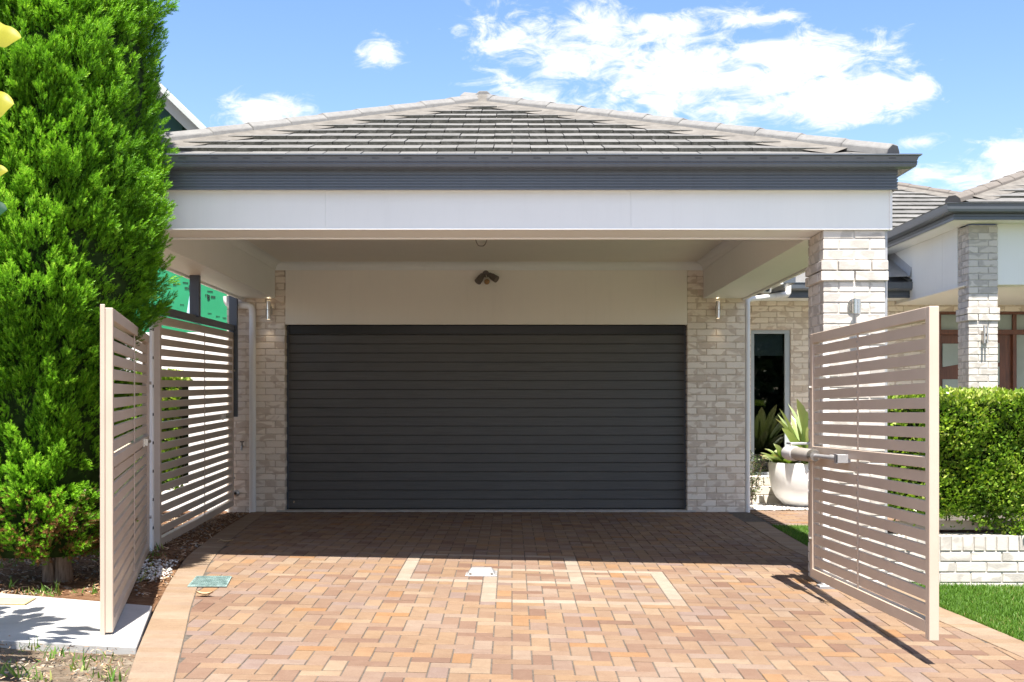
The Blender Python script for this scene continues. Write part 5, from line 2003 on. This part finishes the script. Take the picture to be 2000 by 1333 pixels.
# the big conifer
def conifer():
    TX, TY = -3.42, 8.75
    tr = thing('conifer_tree', (TX + .1, TY, ground(TX, TY)), 'tall bright green conifer with dense feathery foliage beside the left gate', 'tree')
    zs = np.array([.22, .45, .8, 1.2, 1.6, 1.85, 2.05, 2.4, 2.8, 3.2, 3.7, 4.2, 4.7, 5.2])
    rs = np.array([.44, .60, .64, .66, .68, .76, .93, 1.0, .95, .94, 1.0, .90, .66, .10])

    def radius(z, a):
        r = np.interp(z, zs, rs)
        # flattened on the gate side low down
        lowcut = np.clip((1.95 - z) / .3, 0, 1) * np.clip(np.cos(a - .0), 0, 1) * .10
        return r - lowcut

    # solid core, its near-black colour stands for the shaded crown interior
    m = MB()
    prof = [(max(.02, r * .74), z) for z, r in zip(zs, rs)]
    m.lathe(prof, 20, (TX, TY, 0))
    m.build('crown_shade_core', 'conifer_core', tr)
    # plumes
    plumes = 3700
    twig_v, twig_f = [], []
    for k in range(5):
        t = k / 5
        for s in (-1, 1):
            a0 = len(twig_v)
            ang = k * 2.1
            ux, uy = math.cos(ang) * s, math.sin(ang) * s
            w = .10
            L = .42 * (1 - t * .45)
            twig_v += [(0 - uy * w * .5, 0 + ux * w * .5, t * .85), (uy * w * .5, -ux * w * .5, t * .85 + .05), (ux * L * .75, uy * L * .75, t * .85 + L * .95)]
            twig_f.append((a0, a0 + 1, a0 + 2))
    a0 = len(twig_v)
    twig_v += [(-.05, 0, .4), (.05, 0, .4), (0, 0, 1.05)]
    twig_f.append((a0, a0 + 1, a0 + 2))
    twig_v, twig_f = np.array(twig_v), np.array(twig_f)
    z = .27 + 4.9 * rng.random(plumes * 3) ** .95
    a = rng.uniform(0, 2 * np.pi, plumes * 3)
    keep = (rng.random(plumes * 3) < np.interp(z, zs, rs)) & ((np.sin(a) < .25) | (rng.random(plumes * 3) < .45))
    z, a = z[keep][:plumes], a[keep][:plumes]
    n = len(z)
    rad = radius(z, a)
    q = np.stack([np.cos(a), np.sin(a), z], 1)
    rel = .90 + .14 * lump(np.stack([np.cos(a) * 1.0, np.sin(a) * 1.0, z], 1), 3.1) + .04 * lump(q, 8, 2) + rng.normal(0, .025, n)
    out = np.stack([np.cos(a), np.sin(a), np.zeros(n)], 1)
    base = np.stack([TX + np.cos(a) * rad * (rel - .20), TY + np.sin(a) * rad * (rel - .20), z - .08], 1)
    dirn = out * rng.uniform(.35, .9, (n, 1)) + np.array([0, 0, 1.0]) * rng.uniform(.55, 1.2, (n, 1)) + rng.normal(0, .16, (n, 3))
    low = z < .75
    dirn[low, 2] *= .35
    dirn /= np.linalg.norm(dirn, axis=1, keepdims=True)
    plen = rng.uniform(.15, .30, n)
    per = 46
    P, A, S, T = [], [], [], []
    for k in range(per):
        t = rng.random(n) ** .8
        wdt = .070 * (1 - .75 * t) * rng.random(n) ** .5
        ph = rng.uniform(0, 2 * np.pi, n)
        r3 = rng.normal(size=(n, 3))
        perp = np.cross(dirn, r3)
        perp /= np.linalg.norm(perp, axis=1, keepdims=True)
        pos = base + dirn * (plen * t)[:, None] + perp * wdt[:, None]
        axd = dirn + perp * rng.uniform(.2, .75, (n, 1)) * (1 - .5 * t)[:, None]
        P.append(pos); A.append(axd)
        S.append(rng.uniform(.034, .066, n))
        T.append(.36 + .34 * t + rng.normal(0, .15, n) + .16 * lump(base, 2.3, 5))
    P, A, S, T = np.concatenate(P), np.concatenate(A), np.concatenate(S), np.concatenate(T)
    T = np.clip(T, .07, 1)
    brown = (P[:, 2] < .75) & (rng.random(len(P)) < .5 * np.clip((.75 - P[:, 2]) / .5, 0, 1) + .02)
    brown |= (np.hypot(P[:, 0] - wx(97, 8.1), P[:, 2] - wz(1040, 8.1)) < .065) & (P[:, 1] < TY) & (rng.random(len(P)) < .6)
    T[brown] = rng.uniform(0, .05, brown.sum())
    V, Fc, TT = scatter(twig_v, twig_f, P, A, S, T)
    # keep clear of the open gate leaf
    c = np.array(WLOC[tr])
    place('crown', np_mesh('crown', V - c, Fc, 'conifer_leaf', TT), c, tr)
    # trunk with two stems
    gz = ground(TX, TY)
    m = MB()
    bx, by = wx(97, 8.75), 8.70
    m.tube([(bx + .02, by, gz - .06), (bx + .01, by, gz + .10), (bx - .03, by - .01, gz + .3), (bx - .10, by, gz + .62), (TX, TY, 1.4)], [.055, .042, .036, .035, .03], 12)
    m.tube([(bx + .10, by + .05, gz - .06), (bx + .095, by + .05, gz + .12), (bx + .12, by + .04, gz + .35), (bx + .09, by, gz + .7), (TX + .1, TY, 2.2)], [.078, .062, .055, .05, .04], 12)
    for k in range(8):
        aa = random.uniform(-2.8, .3)
        m.tube([(bx + .1, by, gz + .25 + .05 * k), (bx + .1 + math.cos(aa) * .25, by + math.sin(aa) * .25, gz + .36 + .06 * k), (bx + .1 + math.cos(aa) * .45, by + math.sin(aa) * .45, gz + .5 + .06 * k)], [.018, .012, .006], 6)
    m.build('trunk', 'bark', tr)


conifer()


# broad-leaved plant at the left edge of the view, its leaves reach into the frame
def broad_plant():
    bx, by = -3.02, 5.85
    t = thing('broad_leaf_shrub', (bx, by, ground(bx, by)), 'broad leaved shrub with yellow and green leaves reaching in at the left edge', 'shrub')
    g = ground(bx, by)
    MB().tube([(bx, by, g - .05), (bx + .03, by, .6), (bx - .02, by + .05, 1.3), (bx + .05, by, 2.0), (bx + .02, by, 2.6)], [.05, .042, .035, .025, .012], 10).build('trunk', 'bark', t)

    def leaf(base, d, L, w, tone, droop=.5, face=None):
        m, tn = MB(), []
        ribbon(m, base, d, L, w, droop, 16, .20, tn, tone, taper=1, face=face, vein=.26, wavy=.13)
        leaf_mesh(m, tn, 'leaf', 'broad_leaf', t)
    Yl = by
    # leaves seen in the photograph
    FC = (0, .45, 1)
    leaf((wx(-75, Yl), Yl, wz(52, Yl)), (1, -.15, -.08), .322, .15, (.75, .98), .30, FC)
    leaf((wx(-80, Yl), Yl, wz(190, Yl)), (1, -.1, .02), .285, .18, (.7, .98), .35, FC)
    leaf((wx(-60, Yl), Yl, wz(325, Yl)), (1, -.1, -.05), .20, .09, (.1, .9), .2, FC)
    leaf((wx(-70, Yl), Yl, wz(400, Yl)), (1, -.2, -.02), .235, .12, (.0, .12), .25, FC)
    m = MB()
    for (px, py) in ((-75, 52), (-80, 190), (-60, 325), (-70, 400)):
        e = Vector((wx(px, Yl), Yl, wz(py, Yl)))
        m.tube([(bx + .02, by, e.z - .25), e + Vector((-.2, 0, -.1)), e], [.012, .008, .004], 6)
    m.build('twigs', 'bark', t)
    for k in range(330):
        a, zz = random.uniform(0, 2 * math.pi), random.uniform(1.0, 2.8)
        rr = random.uniform(.08, .78)
        L = random.uniform(.18, .28)
        b = Vector((bx - .12 + math.cos(a) * rr, by + math.sin(a) * rr, zz))
        tipx = b.x + max(0, math.cos(a)) * L
        if max(tipx, b.x) > -.432 * (b.y + .1): continue
        leaf(b, (math.cos(a), math.sin(a), random.uniform(-.2, .5)), L, random.uniform(.09, .13), (random.uniform(0, .5), random.uniform(.1, .6)), random.uniform(.4, 1.1))


broad_plant()


def street_side():
    '''unseen pale ground added for bounce light, a tree added to darken the window'''
    for nm, x0, x1, y0, y1, z, mt in (('bounce_crossover', -6, 7, -4, 4.4, -.035, 'concrete'), ('bounce_road', -80, 80, -13, -4.02, -.05, 'bounce_road_grey')):  # pale street surfaces added out of view to bounce light into the carport
        m = MB()
        n = 8
        for i in range(n + 1):
            y = y0 + (y1 - y0) * i / n
            for x in (x0, x1):
                m.v.append((x, y, ground(max(-4.5, min(4.5, x)), max(3.5, y)) + z))
        for i in range(n):
            m.f.append((2 * i, 2 * i + 1, 2 * i + 3, 2 * i + 2)); m.mi.append(0)
        tag(place(nm, m.mesh(nm, mt), (0, 0, 0)), None, None, None, 'structure')
    x, y, hgt, w = 10.5, -15, 6.5, 2.6  # tree added behind the camera so the window reflects dark
    t = thing('reflection_tree', (x, y, -.4), 'unseen leafy tree added to darken the house window reflection', 'tree')
    n = 5200
    d = rng.normal(size=(n, 3))
    d /= np.linalg.norm(d, axis=1, keepdims=True)
    r_ = .55 + .45 * rng.random(n) ** .4 + .12 * lump(d, 4, 1)
    P = np.stack([x + d[:, 0] * r_ * w, y + d[:, 1] * r_ * w * .8, hgt * .55 + d[:, 2] * r_ * hgt * .58 - .8], 1)
    s_ = rng.uniform(.4, .8, n)
    V, Fc, T = scatter(LEAF, LEAF_F, P, d + rng.normal(0, .6, (n, 3)), np.stack([s_, s_, s_], 1), rng.uniform(0, .5, n))
    c = np.array(WLOC[t])
    place('crown', np_mesh('crown', V - c, Fc, 'shrub_leaf', T), c, t)
    MB().tube([(x, y, -.5), (x + .1, y, 1.5), (x, y, hgt * .6)], [.22, .16, .08], 10).build('trunk', 'bark', t)


street_side()
